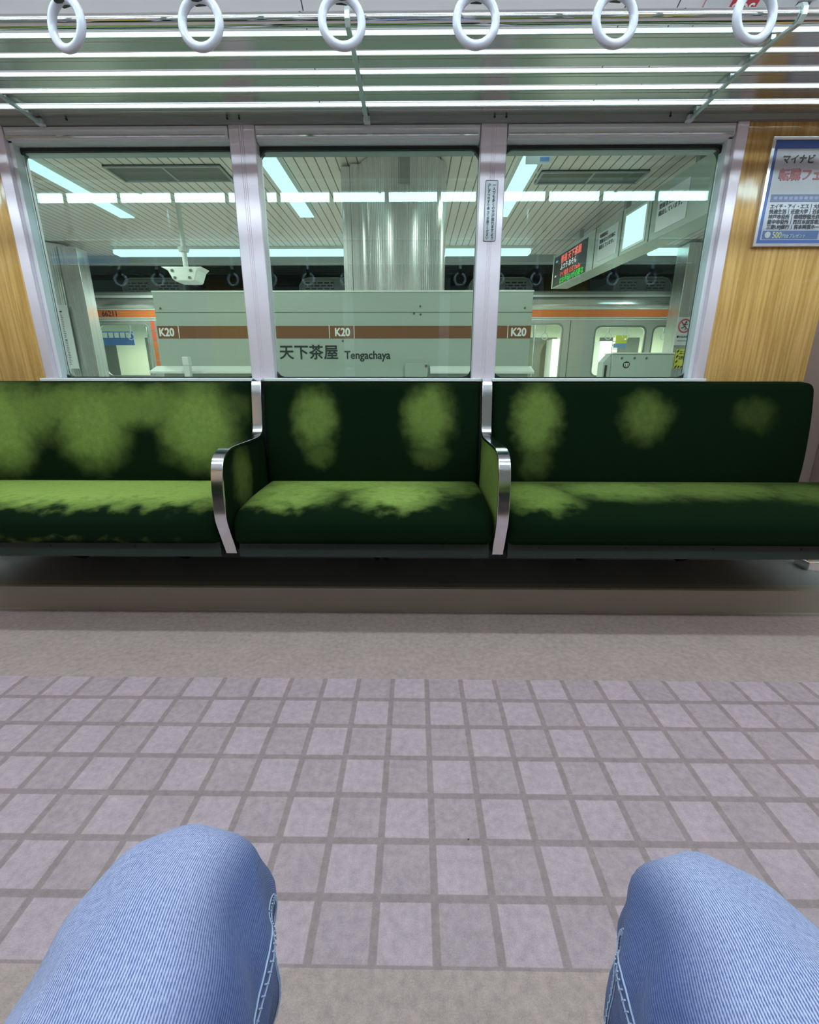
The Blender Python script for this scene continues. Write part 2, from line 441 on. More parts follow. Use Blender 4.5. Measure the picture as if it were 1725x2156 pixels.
def struct(mb, name, m, **k):
    return mb.build(name, m, kind='structure', **k)

# ------------------------------------------------------------------ carriage shell
XA, XB = -4.6, 4.4
struct(MB().box(XA, XB, -0.34, 1.70, -0.05, 0.0), 'floor', M_floor, at=(0, 0, 0))
struct(MB().box(XA, XB, -0.45, 1.92, -0.45, -0.07), 'trim_1', M_dark)
def side_structure():
    out = []
    # vinyl skirting and heater cover under the bench
    out.append(struct(MB().prism([(1.70, 0.0), (1.705, 0.006), (1.71, 0.102), (1.72, 0.106), (1.76, 0.106), (1.76, -0.04), (1.70, -0.04)], -2.02, 1.80), 'baseboard_back', M_kick))
    out.append(struct(MB().prism([(1.76, 0.0), (1.76, 0.1055), (2.02, 0.112), (2.02, 0.0)], -2.02, 1.80), 'trim_2', M_under))
    # wall below the windows, laminate side panels
    out.append(struct(MB().box(-2.0, 1.633, 2.01, 2.10, 0.0, 0.928), 'wall_back_lower', M_headgrey))
    w = MB(); w.box(1.2105, 1.632, 2.0, 2.10, 0.928, 1.835); w.box(-2.0, -1.578, 2.0, 2.10, 0.928, 1.835)
    out.append(struct(w, 'wall_back', M_wood))
    p = MB().box(1.633, 1.80, 2.03, 2.10, 0.0, 1.9); p.box(-2.02, -2.001, 2.03, 2.10, 0.0, 1.9)
    out.append(struct(p, 'trim_3', M_pink))
    # head above windows: grey cover strip with the screw line, then the fascia
    h = MB().prism([(1.975, 1.858), (1.985, 1.836), (2.00, 1.834), (2.10, 1.834), (2.10, 1.90), (2.0, 1.90), (1.985, 1.87)], XA, XB)
    out.append(struct(h, 'trim_4', M_headgrey, smooth=False))
    out.append(struct(MB().box(-1.576, 1.2105, 2.055, 2.10, 1.772, 1.836), 'trim_5', M_headgrey))
    # silver sill rail
    out.append(struct(MB().box(-1.56, 1.19, 1.940, 2.06, 0.928, 0.9405), 'trim_6', M_sill, bevel=0.002))
    # pillars
    pm = MB()
    for (a, b) in ((-0.695, -0.597), (0.239, 0.336)):
        prof = [(a, 2.07), (a, 2.003), (a+0.003, 2.0)]
        c = (a+b)/2
        for q in (-0.010, -0.003, 0.004):
            prof += [(c+q, 2.0), (c+q+0.0008, 2.0018), (c+q+0.0024, 2.0018), (c+q+0.0032, 2.0)]
        prof += [(b-0.003, 2.0), (b, 2.003), (b, 2.07)]
        out.append(struct(MB().prism(prof, 0.94, 1.835, 'Z'), 'trim_7' if a < 0 else 'trim_8', M_alu))
    for (a, b, nm) in ((-1.577, -1.534, 'trim_9'), (1.1695, 1.2112, 'trim_10')):
        out.append(struct(MB().box(a, b, 1.993, 2.10, 0.929, 1.836), nm, M_alu, bevel=0.004))
    # doors beyond the benches
    for i, (a, b) in enumerate(((1.81, 3.2), (-3.45, -2.03))):
        d = struct(MB().box(a, b, 2.04, 2.10, 0.0, 1.86), 'door_%d' % (i+1), M_alu2)
        MB().box(a+0.2, (a+b)/2-0.1, 2.03, 2.04, 0.9, 1.65).build('door_window', M_dark, d)
        MB().box((a+b)/2+0.1, b-0.2, 2.03, 2.04, 0.9, 1.65).build('door_window', M_dark, d)
    out.append(struct(MB().box(3.2, XB, 2.0, 2.10, 0, 1.835), 'wall_far_right', M_wood))
    out.append(struct(MB().box(XA, -3.45, 2.0, 2.10, 0, 1.835), 'wall_far_left', M_wood))
    # floor strip under the door recess
    out.append(struct(MB().box(1.80, XB, 1.70, 2.1, -0.05, 0.0), 'floor_right', M_floor, at=(0, 0, 0)))
    out.append(struct(MB().box(XA, -2.02, 1.70, 2.1, -0.05, 0.0), 'floor_left', M_floor, at=(0, 0, 0)))
    # windows: frame, black gasket, pane, ribbed blind rail
    for i, (a, b) in enumerate(((-1.53, -0.69), (-0.60, 0.238), (0.338, 1.158))):
        z0, z1 = 0.946, 1.773
        g = MB(); frame_ring(g, rrect(a-0.012, b+0.012, z0-0.006, z1+0.010, 0.03), rrect(a, b, z0, z1, 0.035), 2.043, 2.056)
        w = struct(g, 'window_%d' % (i+1), M_rubber, at=((a+b)/2, 2.05, z0))
        fr = MB(); x0, x1 = a-0.006, b+0.006
        if i == 0: x0 = -1.536
        if i == 2: x1 = 1.171
        frame_ring(fr, square_loop(x0-0.006, x1+0.006, 0.935, 1.80), rrect(a-0.004, b+0.004, z0-0.003, z1+0.004, 0.035), 2.057, 2.085)
        fr.build('outer_gasket', M_rubber, w)
        if i == 0: MB().box(-1.534, -1.518, 2.012, 2.06, 0.941, 1.795).build('frame_stile', M_frame, w, bevel=0.002)
        if i == 2: MB().box(1.152, 1.1695, 2.012, 2.06, 0.941, 1.795).build('frame_stile', M_frame, w, bevel=0.002)
        rails = {0: (-1.534, -0.696), 1: (-0.596, 0.238), 2: (0.337, 1.169)}[i]
        MB().prism([(2.0, 1.832), (2.0, 1.799), (2.004, 1.795), (2.012, 1.795), (2.012, 1.788), (2.03, 1.786), (2.05, 1.786), (2.05, 1.832)], rails[0]+0.002, rails[1]-0.002).build('blind_housing', M_frame, w)
        MB().prism([(1.997, 1.806), (1.994, 1.803), (1.994, 1.800), (1.997, 1.797), (2.001, 1.797), (2.001, 1.806)], rails[0]+0.006, rails[1]-0.010).build('pull_rail', M_chrome, w)
        pn = MB(); pts = rrect(a-0.001, b+0.001, z0-0.001, z1+0.001, 0.035)
        pn.prism(pts, 2.048, 2.053, 'Y').build('glass_pane', M_glass, w)
    return out
back = side_structure()
names_near = {'wall_back_lower': 'wall_front_lower', 'baseboard_back': 'baseboard_front', 'wall_back': 'wall_front', 'wall_far_right': 'wall_near_left', 'wall_far_left': 'wall_near_right'}
cnt = 11
for o in back:
    c = across(o); base = o.name
    if base in names_near: c.name = names_near[base]
    elif base.startswith('trim'): c.name = 'trim_%d' % cnt; cnt += 1
    elif base.startswith('window'): c.name = 'window_%d' % (int(base[-1])+3)
    elif base.startswith('door'): c.name = 'door_%d' % (int(base[-1])+2)
    elif base == 'floor_right': c.name = 'floor_near_left'
    elif base == 'floor_left': c.name = 'floor_near_right'
# ceiling and coving
cv = [(2.0, 1.875), (2.0, 1.925), (1.985, 1.945), (1.95, 1.965), (1.60, 2.115), (1.52, 2.135), (1.30, 2.165), (1.20, 2.19), (0.90, 2.21), (0.685, 2.215)]
cv = cv+[(2*CY-y, z) for (y, z) in cv[-2::-1]]
outer = [(y+(0.05 if y > CY else -0.05), z+0.05) for (y, z) in cv]
ce = MB().prism(cv+outer[::-1], XA, XB)
struct(ce, 'ceiling', M_cove, at=(0, 0, 0))
struct(MB().box(XA-0.05, XA, -0.75, 2.12, -0.05, 2.27), 'wall_left', M_pink)
struct(MB().box(XB, XB+0.05, -0.75, 2.12, -0.05, 2.27), 'wall_right', M_pink)
for i, y in enumerate((0.32, 1.05)):
    l = tag(MB().prism([(y-0.020, 2.160), (y-0.027, 2.168), (y-0.027, 2.205), (y+0.027, 2.205), (y+0.027, 2.168), (y+0.020, 2.160), (y, 2.157)], XA+0.05, XB-0.05).build('ceiling_lamp', M_lamp_in), 
        ('long fluorescent lamp strip along the carriage ceiling, on the seated person\'s side', 'long fluorescent lamp strip along the carriage ceiling, on the far benches\' side')[i], 'lamp')

# screws of the cover strip
for i, (x, d) in enumerate(((-1.276, 'above the left window'), (-0.687, 'left one above the left window pillar'), (-0.643, 'right one above the left window pillar'), (0.283, 'left one above the right window pillar'), (0.325, 'right one above the right window pillar'), (0.913, 'above the right window'))):
    tag(MB().cyl((x, 1.983, 1.846), (x, 1.9785, 1.846), 0.0042, 12).build('screw', M_dark), 'small dark screw in the grey strip, '+d, 'screw', 'screws in the grey strip above the windows')

# ------------------------------------------------------------------ benches
def pillow(mb, prof, x0, x1, r, n=6):
    """prof: closed (y,z) loop; ends rounded by insetting the loop"""
    m = len(prof)
    ar = sum(prof[i][0]*prof[(i+1) % m][1]-prof[(i+1) % m][0]*prof[i][1] for i in range(m))
    sg = 1 if ar > 0 else -1
    nrm = []
    for i in range(m):
        d = Vector(prof[(i+1) % m])-Vector(prof[i-1]); d.normalize(); nrm.append(Vector((-d.y, d.x))*sg)
    def inset(d): return [Vector(prof[i])+nrm[i]*d for i in range(m)]
    rs = []
    for k in range(n+1):
        a = PI/2*k/n; rs.append((x0+r*(1-math.sin(a)), r*(1-math.cos(PI/2-a)) if False else r*(1-math.sin(PI/2-(PI/2-a)))))
    rs = [(x0+r*(1-math.cos(PI/2*k/n)), r*(1-math.sin(PI/2*k/n))) for k in range(n+1)]
    mid = [x0+r+(x1-x0-2*r)*k/10 for k in range(1, 10)]
    seq = rs+[(x, 0) for x in mid]+[(x1-(x-x0), d) for x, d in rs[::-1]]
    mb.rings([[(x, p.x, p.y) for p in inset(d)] for x, d in seq]); return mb
def spline(pts, n=6, closed=True):
    out = []; m = len(pts)
    rng = range(m) if closed else range(m-1)
    for i in rng:
        if closed: p0, p1, p2, p3 = pts[i-1], pts[i], pts[(i+1) % m], pts[(i+2) % m]
        else: p0, p1, p2, p3 = pts[max(i-1, 0)], pts[i], pts[i+1], pts[min(i+2, m-1)]
        for k in range(n):
            t = k/n
            out.append(tuple(0.5*((2*p1[j])+(-p0[j]+p2[j])*t+(2*p0[j]-5*p1[j]+4*p2[j]-p3[j])*t*t+(-p0[j]+3*p1[j]-3*p2[j]+p3[j])*t**3) for j in range(len(p1))))
    if not closed: out.append(tuple(pts[-1]))
    return out
CUSH = spline([(1.452, 0.40), (1.447, 0.435), (1.452, 0.470), (1.478, 0.498), (1.53, 0.513), (1.65, 0.522), (1.80, 0.524), (1.90, 0.518), (1.93, 0.47), (1.92, 0.40), (1.70, 0.395), (1.50, 0.392)], 4)
BACK = spline([(1.875, 0.50), (1.868, 0.60), (1.880, 0.75), (1.900, 0.87), (1.915, 0.912), (1.94, 0.924), (1.985, 0.922), (1.995, 0.88), (1.995, 0.60), (1.98, 0.50), (1.92, 0.485)], 4)
def bench(x0, x1, label, back_p, seat_p, xb=None):
    loc = ((x0+x1)/2, 1.75, 0.11)
    t = thing('bench_seat', label, 'train seat', loc, 'green benches along the far wall')
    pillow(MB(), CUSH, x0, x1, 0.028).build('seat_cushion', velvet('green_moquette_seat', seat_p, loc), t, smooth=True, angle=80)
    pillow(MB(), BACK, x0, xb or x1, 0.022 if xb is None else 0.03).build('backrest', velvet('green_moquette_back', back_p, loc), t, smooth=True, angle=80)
    MB().prism([(1.475, 0.396), (1.468, 0.345), (1.474, 0.340), (1.56, 0.336), (1.95, 0.30), (1.98, 0.35), (1.98, 0.396)], x0+0.01, x1-0.01).build('seat_apron', M_apron, t)
    q = 0
    x = x0+0.12
    while x < x1-0.05:
        MB().cyl((x, 1.4745, 0.378), (x, 1.4685, 0.378), 0.0035, 8).build('apron_screw', M_dark, t); x += 0.30
    for x in (x0+0.45, (xb or x1)-0.40):
        MB().prism([(1.95, 0.13), (1.99, 0.13), (1.99, 0.335), (1.60, 0.345), (1.60, 0.33)], x-0.01, x+0.01).build('support_bracket', M_apron, t)
    return t
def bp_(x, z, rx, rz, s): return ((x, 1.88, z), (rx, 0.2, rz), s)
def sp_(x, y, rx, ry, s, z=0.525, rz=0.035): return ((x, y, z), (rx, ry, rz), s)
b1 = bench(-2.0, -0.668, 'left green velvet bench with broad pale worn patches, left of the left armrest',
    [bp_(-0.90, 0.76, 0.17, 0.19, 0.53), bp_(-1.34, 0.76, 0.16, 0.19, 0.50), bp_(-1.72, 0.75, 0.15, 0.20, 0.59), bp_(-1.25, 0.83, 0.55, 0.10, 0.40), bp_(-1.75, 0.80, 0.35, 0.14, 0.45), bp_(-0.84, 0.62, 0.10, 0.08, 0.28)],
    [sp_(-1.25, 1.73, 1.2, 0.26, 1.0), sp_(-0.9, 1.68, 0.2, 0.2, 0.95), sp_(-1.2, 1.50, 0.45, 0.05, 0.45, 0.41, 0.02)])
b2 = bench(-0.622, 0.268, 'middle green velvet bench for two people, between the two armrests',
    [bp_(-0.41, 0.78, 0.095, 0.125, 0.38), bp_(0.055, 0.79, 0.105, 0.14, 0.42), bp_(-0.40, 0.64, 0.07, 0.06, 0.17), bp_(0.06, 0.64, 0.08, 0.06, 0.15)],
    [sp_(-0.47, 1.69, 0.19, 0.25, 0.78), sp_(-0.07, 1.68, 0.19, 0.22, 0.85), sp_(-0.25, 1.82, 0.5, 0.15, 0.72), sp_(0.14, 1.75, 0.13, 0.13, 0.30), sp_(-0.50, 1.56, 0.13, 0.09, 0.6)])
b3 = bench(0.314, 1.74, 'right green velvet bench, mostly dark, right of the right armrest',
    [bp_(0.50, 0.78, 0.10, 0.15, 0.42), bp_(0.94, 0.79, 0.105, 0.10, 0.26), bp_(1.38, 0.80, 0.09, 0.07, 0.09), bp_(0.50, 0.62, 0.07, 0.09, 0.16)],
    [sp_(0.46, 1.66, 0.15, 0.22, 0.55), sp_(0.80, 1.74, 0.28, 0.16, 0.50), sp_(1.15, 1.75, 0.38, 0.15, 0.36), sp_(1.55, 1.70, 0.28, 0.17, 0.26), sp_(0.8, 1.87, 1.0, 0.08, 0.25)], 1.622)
def armrest(xc, label, patches, tilt):
    loc = (xc, 1.70, 0.34)
    t = thing('armrest', label, 'armrest', loc, 'armrests between the benches')
    path = [(1.965, 0.937), (1.925, 0.936)]
    path += spline([(1.905, 0.925), (1.893, 0.88), (1.880, 0.80), (1.868, 0.745), (1.852, 0.722), (1.815, 0.712), (1.70, 0.712), (1.56, 0.713), (1.505, 0.708), (1.466, 0.690), (1.445, 0.655), (1.433, 0.60), (1.430, 0.54), (1.430, 0.495), (1.440, 0.46), (1.475, 0.375), (1.483, 0.352)], 5, False)
    MB().band(path, 0.040, 0.010, xc).build('metal_frame', M_steel, t, bevel=0.002, smooth=True)
    pad = [(1.93, 0.50), (1.90, 0.71), (1.855, 0.702), (1.70, 0.705), (1.56, 0.706), (1.51, 0.700), (1.475, 0.684), (1.452, 0.652), (1.440, 0.60), (1.437, 0.50), (1.45, 0.46), (1.482, 0.38), (1.53, 0.345), (1.93, 0.345)]
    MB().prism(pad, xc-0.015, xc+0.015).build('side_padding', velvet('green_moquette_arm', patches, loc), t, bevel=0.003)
    MB().box(xc-0.012, xc+0.012, 1.52, 1.99, 0.33, 0.36).build('base_bar', M_apron, t)
    return t
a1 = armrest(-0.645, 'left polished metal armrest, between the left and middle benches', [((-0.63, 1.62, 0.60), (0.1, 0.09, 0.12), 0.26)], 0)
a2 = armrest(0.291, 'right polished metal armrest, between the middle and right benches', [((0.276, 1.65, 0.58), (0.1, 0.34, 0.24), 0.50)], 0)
# near side of the car: the bench the person sits on
for o, lb in ((b1, 'green velvet bench behind and to the right of the person in jeans, out of view'), (b2, 'green velvet bench that the person in jeans sits on'), (b3, 'green velvet bench to the left of the person in jeans, out of view')):
    across(o, lb, 'green benches along the near wall')
across(a1, 'polished metal armrest on the near side, to the right of the person in jeans', 'armrests on the near side')
across(a2, 'polished metal armrest on the near side, to the left of the person in jeans', 'armrests on the near side')
# bench-end partition by the right door
def partition(x, label):
    t = thing('bench_partition', label, 'partition', (x, 1.8, 0.0))
    MB().box(x-0.012, x+0.012, 1.50, 2.03, 0.44, 1.30).build('panel', M_pink, t, bevel=0.005)
    MB().box(x-0.010, x+0.010, 1.93, 1.95, 0.14, 0.45).build('foot_post', M_chrome, t)
    MB().tube([(x, 1.50, 0.40), (x, 1.49, 1.32), (x, 1.52, 1.36), (x, 2.0, 1.36)], 0.015, 14).build('handrail', M_chrome, t, smooth=True)
    MB().box(x-0.03, x+0.03, 1.90, 1.98, 0.106, 0.15).build('foot', M_chrome, t, bevel=0.006)
    return t
pa = partition(1.80, 'brown laminate partition at the right end of the right bench')
partition(-2.04, 'brown laminate partition at the left end of the left bench, just out of view')

# ------------------------------------------------------------------ luggage rack
def rack():
    t = thing('luggage_rack', 'grey metal luggage rack of long slats above the windows', 'luggage rack', (CX, 1.75, 1.82))
    MB().cyl((XA+0.3, 1.50, 1.841), (XB-0.3, 1.50, 1.841), 0.0155, 24).build('front_pole', M_chrome, t, smooth=True, label='polished chrome pole along the front of the rack')
    edges = [(1.576, 1.632), (1.659, 1.712), (1.746, 1.802), (1.833, 1.888), (1.924, 1.986)]
    for (a, b) in edges:
        z = 1.850
        prof = [(a+0.002, z), (a+0.0003, z+0.001), (a, z+0.003), (a-0.0006, z+0.012), (a, z+0.014), (a+0.003, z+0.0155), (b-0.003, z+0.0155), (b, z+0.012), (b, z)]
        # shallow groove beneath
        g = (a+b)/2-0.012
        prof += [(g+0.0015, z), (g, z+0.001), (g-0.0015, z)]
        MB().prism(prof, XA+0.3, XB-0.3).build('slat', M_slat, t)
    for x in (-2.57, -1.376, -0.179, 0.985, 2.2):
        path = [(1.516, 1.862), (1.500, 1.8615), (1.487, 1.856), (1.4795, 1.845), (1.4805, 1.832), (1.490, 1.821), (1.52, 1.825), (1.60, 1.836), (1.80, 1.838), (1.95, 1.834), (1.992, 1.832)]
        br = MB().band(path, 0.013, 0.008, x).build('bracket', M_bracket, t, bevel=0.001, smooth=True)
        MB().box(x-0.012, x+0.012, 1.968, 1.995, 1.828, 1.846).build('bracket_end', M_ring, br, bevel=0.003)
        for (a, b) in edges:
            MB().box(x-0.010, x+0.002, a+0.004, a+0.020, 1.838, 1.8495).build('slat_clip', M_bracket, br)
    return t
rk = rack()
across(rk, 'luggage rack on the near side, seen mirrored in the windows')

# ------------------------------------------------------------------ hanging straps
def strap_rail(y, label):
    t = thing('strap_rail', label, 'rail', (CX, y, 1.93))
    MB().cyl((XA+0.3, y, 1.955), (XB-0.3, y, 1.955), 0.0125, 16).build('rail', M_chrome, t, smooth=True)
    for x in (-3.2, -1.9, -0.55, 0.85, 2.3):
        MB().cyl((x, y, 1.955), (x, y, 2.19), 0.009, 12).build('hanger', M_chrome, t, smooth=True)
    return t
strap_rail(1.23, 'chrome rail holding the hanging ring straps before the far benches, above the frame')
strap_rail(0.14, 'chrome rail for the ring straps on the near side, reflected in the windows')
def strap(x, y, label, group, yaw, tilt=0.0, cz=1.677):
    t = thing('hanging_strap', label, 'hanging strap', (x, y, 1.955), group)
    R, r = 0.0420, 0.0090
    rs = []
    ca, sa = math.cos(yaw), math.sin(yaw)
    for k in range(40):
        a = 2*PI*k/40; ring = []
        for j in range(14):
            b = 2*PI*j/14; rr = R+r*math.cos(b)
            lx = rr*math.cos(a); lz = rr*math.sin(a); ly = r*0.95*math.sin(b)
            ring.append((x+lx*ca-ly*sa, y+lx*sa+ly*ca, cz+lz))
        rs.append(ring)
    MB().rings(rs, loop=True).build('ring', M_ring, t, smooth=True, angle=180)
    zt = cz+R
    c = MB().box(-0.0135, 0.0135, -0.012, 0.012, zt-0.0085, zt+0.032)
    c.v = [(x+a*ca-b*sa, y+a*sa+b*ca, z) for a, b, z in c.v]
    c.build('clip', M_clip, t, bevel=0.003, label='dark clip at the top of the ring')
    s = MB().box(-0.011, 0.011, -0.003, 0.003, zt+0.025, 1.972)
    s.v = [(x+a*ca-b*sa, y+a*sa+b*ca, z) for a, b, z in s.v]
    s.build('belt', M_strap, t)
    return t
ringx = [-0.755, -0.464, -0.160, 0.127, 0.422, 0.716]
ringyaw = [-0.30, -0.10, 0.12, 0.05, 0.12, 0.16]
ringlab = ['leftmost hanging strap ring in view, turned a little to the left', 'second hanging strap ring from the left, above the left window',
           'third hanging strap ring from the left, over the middle rack bracket', 'fourth hanging strap ring from the left, above the middle window',
           'fifth hanging strap ring from the left, above the right window', 'rightmost hanging strap ring in view, over the right rack bracket']
for x, yw, lb in zip(ringx, ringyaw, ringlab):
    strap(x, 1.23, 'white plastic '+lb, 'hanging strap rings along the top', yw, cz=1.677 if x < 0.5 else 1.681)
for i, x in enumerate((-2.24, -1.94, -1.64, -1.34, -1.04)):
    strap(x, 1.23, 'white ring strap hanging left of the frame, seen only mirrored in the windows', 'hanging strap rings left of the frame', random.uniform(-.3, .3))
for i, x in enumerate((1.01, 1.31, 1.61, 1.91, 2.21)):
    strap(x, 1.23, 'white ring strap hanging right of the frame, seen only mirrored in the windows', 'hanging strap rings right of the frame', random.uniform(-.3, .3))
for i in range(15):
    x = -2.35+0.3*i
    strap(x, 0.14, 'white ring strap on the near side, seen as a small reflection in the windows', 'near side ring straps mirrored in the glass', random.uniform(-.3, .3))

# ------------------------------------------------------------------ sign on the coving (upper right), posters, sticker
def cove_point(y): return 1.965+(1.95-y)*(2.115-1.965)/0.35
def cove_sign():
    n = Vector((0, -(2.115-1.965), -0.35)).normalized(); up = Vector((0, -0.35, 0.15)).normalized()
    t = thing('emergency_sign', 'white sign with a red label on the ceiling edge, upper right corner', 'sign', (1.2, 1.80, cove_point(1.80)))
    y1, y0 = 1.90, 1.66
    def on(x, y, d=0.004): return Vector((x, y, cove_point(y)))+n*d
    def plate(x0, x1, ya, yb, m, nm, d=0.004, par=t):
        q = MB(); vs = [on(x0, ya, d), on(x1, ya, d), on(x1, yb, d), on(x0, yb, d), on(x0, ya, 0.0005), on(x1, ya, 0.0005), on(x1, yb, 0.0005), on(x0, yb, 0.0005)]
        q.add(vs, [(0, 1, 2, 3), (4, 5, 6, 7), (0, 1, 5, 4), (1, 2, 6, 5), (2, 3, 7, 6), (3, 0, 4, 7)]); return q.build(nm, m, par, bevel=0.001)
    plate(0.875, 1.55, 1.93, 1.752, M_redpale, 'border', 0.003)
    plate(0.8775, 1.5475, 1.9275, 1.7545, M_signwhite, 'board', 0.005)
    plate(0.955, 1.036, 1.806, 1.766, M_red, 'red_label', 0.007)
    text('lettering', 'SOS', 0.040, on(0.960, 1.8005, 0.0085), M_white, t, (1, 0, 0), up, bold=0.0006)
    for i, yy in enumerate((1.80, 1.785, 1.77)):
        plate(1.155, 1.205-0.01*(i % 2), yy, yy-0.011, M_greytext, 'print_line', 0.007)
    for i in range(6):
        plate(1.11+0.04*i, 1.135+0.04*i, 1.868, 1.848, M_greytext, 'print_line', 0.007)
    plate(1.0, 1.03, 1.868, 1.848, M_redpale, 'red_print', 0.007)
    return t
M_signwhite = P('white_sign_film', (0.80, 0.72, 0.78), 0.4)
cove_sign()

def wall_poster():
    t = thing('advert_poster', 'blue bordered poster in an aluminium frame on the wood wall at right', 'poster', (1.46, 2.0, 1.43))
    x0, x1, z0, z1 = 1.300, 1.625, 1.428, 1.785
    MB().box(x0+0.004, x1-0.004, 1.994, 2.0, z0+0.004, z1-0.004).build('backing', M_blue2, t)
    fr = MB(); 
    L = [(x1, z1), (x0, z1), (x0, z0), (x1, z0)]; I = [(x1-0.012, z1-0.012), (x0+0.012, z1-0.012), (x0+0.012, z0+0.012), (x1-0.012, z0+0.012)]
    frame_ring(fr, L, I, 1.984, 2.0); fr.build('frame', M_steel, t, bevel=0.0015)
    MB().box(x0+0.028, x1-0.026, 1.9925, 1.9945, z0+0.024, z1-0.036).build('sheet', M_poster, t)
    yy = 1.9915
    text('headline_small', 'マイナビ', 0.030, (x0+0.052, yy, 1.705), M_greytext, t, bold=0.0008)
    text('headline', '転職フェスタ', 0.041, (x0+0.050, yy, 1.652), M_redpale, t, bold=0.0012)
    MB().box(x0+0.038, x1-0.03, 1.9915, 1.9925, 1.580, 1.604).build('blue_strip', M_bluegrey, t)
    for i in range(12): MB().box(x0+0.048+0.019*i, x0+0.062+0.019*i, 1.9910, 1.9915, 1.587, 1.597).build('strip_print', M_bluepale2, t)
    for i, s in enumerate(('エイチ・アイ・エス｜大阪市高速', '快適生活｜近畿大学｜近畿地', '神戸市役所｜嵯峨野観光鉄道', '豊中市役所｜西日本旅客鉄道', '三菱UFJ銀行｜吉本興業ホール')):
        text('print_line', s, 0.0162, (x0+0.042, yy, 1.559-0.0172*i), M_greytext, t, bold=0.0003)
    MB().box(x0+0.034, x1-0.08, 1.9915, 1.9925, 1.455, 1.484).build('blue_strip', M_bluemid, t)
    MB().tube([(x0+0.053, 1.9915, 1.470), (x0+0.053, 1.9908, 1.470)], 0.011, 20).build('round_badge', M_white, t)
    text('offer_number', '500', 0.030, (x0+0.070, 1.991, 1.459), M_gold, t, bold=0.0004, sx=0.8)
    text('offer_print', '円分プレゼント', 0.0145, (x0+0.108, 1.991, 1.4605), M_white, t, bold=0.0002, sx=0.9)
M_blue2 = P('blue_poster_border', (0.08, 0.16, 0.52), 0.3)
M_poster = P('poster_paper', (0.66, 0.62, 0.70), 0.25)
M_bluegrey = P('slate_blue_print', (0.22, 0.24, 0.42), 0.4)
M_bluepale2 = P('lavender_print', (0.40, 0.42, 0.62), 0.4)
M_bluemid = P('mid_blue_print', (0.13, 0.20, 0.46), 0.4)
wall_poster()

def pillar_sticker():
    t = thing('notice_sticker', 'narrow sticker with vertical Japanese writing on the right window pillar', 'sticker', (0.285, 1.998, 1.45))
    x0, x1, z0, z1 = 0.2625, 0.3105, 1.452, 1.656
    b = MB(); frame_ring(b, rrect(x0, x1, z0, z1, 0.005), rrect(x0+0.0018, x1-0.0018, z0+0.0018, z1-0.0018, 0.004), 1.9975, 1.9996); b.build('border', M_greytext, t)
    MB().prism(rrect(x0+0.001, x1-0.001, z0+0.001, z1-0.001, 0.004), 1.9982, 1.9996, 'Y').build('film', M_stickerfilm, t)
    for x, s in ((x1-0.0145, '一人でも多くの方が座れますよう'), (x0+0.0145, '少しずつゆずり合ってお座りください')):
        text('lettering', '\n'.join(s), 0.0112 if len(s) > 16 else 0.0126, (x, 1.9975, z1-0.010), M_greytext, t, align='CENTER', valign='TOP', line=0.985 if len(s) > 16 else 1.0, bold=0.0002)
M_stickerfilm = P('sticker_film', (0.55, 0.53, 0.58), 0.35, 0.3)
pillar_sticker()
# advert above the near side door, mirrored in the left window
t = thing('door_poster', 'blue advert above the near side door, mirrored in the left window', 'poster', (-3.0, -0.48, 2.0))
MB().box(-3.35, -2.62, -0.49, -0.48, 1.93, 2.09).build('sheet', M_bluepale, t); MB().box(-3.35, -2.62, -0.479, -0.478, 1.97, 1.99).build('white_line', M_white, t)

# ------------------------------------------------------------------ person (only the legs are in view)
def leg_surface(sg):
    """centre line and radii; returns function (s 0..1, u 0..1)->point. u=0.5 is the inner side, 0.25 top"""
    if sg < 0:
        C = [(-0.090, -0.32, 0.640), (-0.115, -0.14, 0.612), (-0.158, 0.04, 0.550), (-0.184, 0.165, 0.520), (-0.202, 0.252, 0.497), (-0.214, 0.295, 0.450), (-0.218, 0.288, 0.36), (-0.242, 0.25, 0.26), (-0.258, 0.215, 0.16), (-0.265, 0.195, 0.09)]
    else:
        C = [(0.085, -0.32, 0.640), (0.125, -0.14, 0.612), (0.190, 0.04, 0.550), (0.226, 0.150, 0.520), (0.250, 0.232, 0.494), (0.268, 0.272, 0.448), (0.272, 0.268, 0.36), (0.275, 0.23, 0.26), (0.288, 0.20, 0.16), (0.295, 0.18, 0.09)]
    Rr = [0.100, 0.096, 0.091, 0.087, 0.081, 0.077, 0.080, 0.074, 0.072, 0.078]
    path = spline([(*c, r) for c, r in zip(C, Rr)], 8, False)
    return path
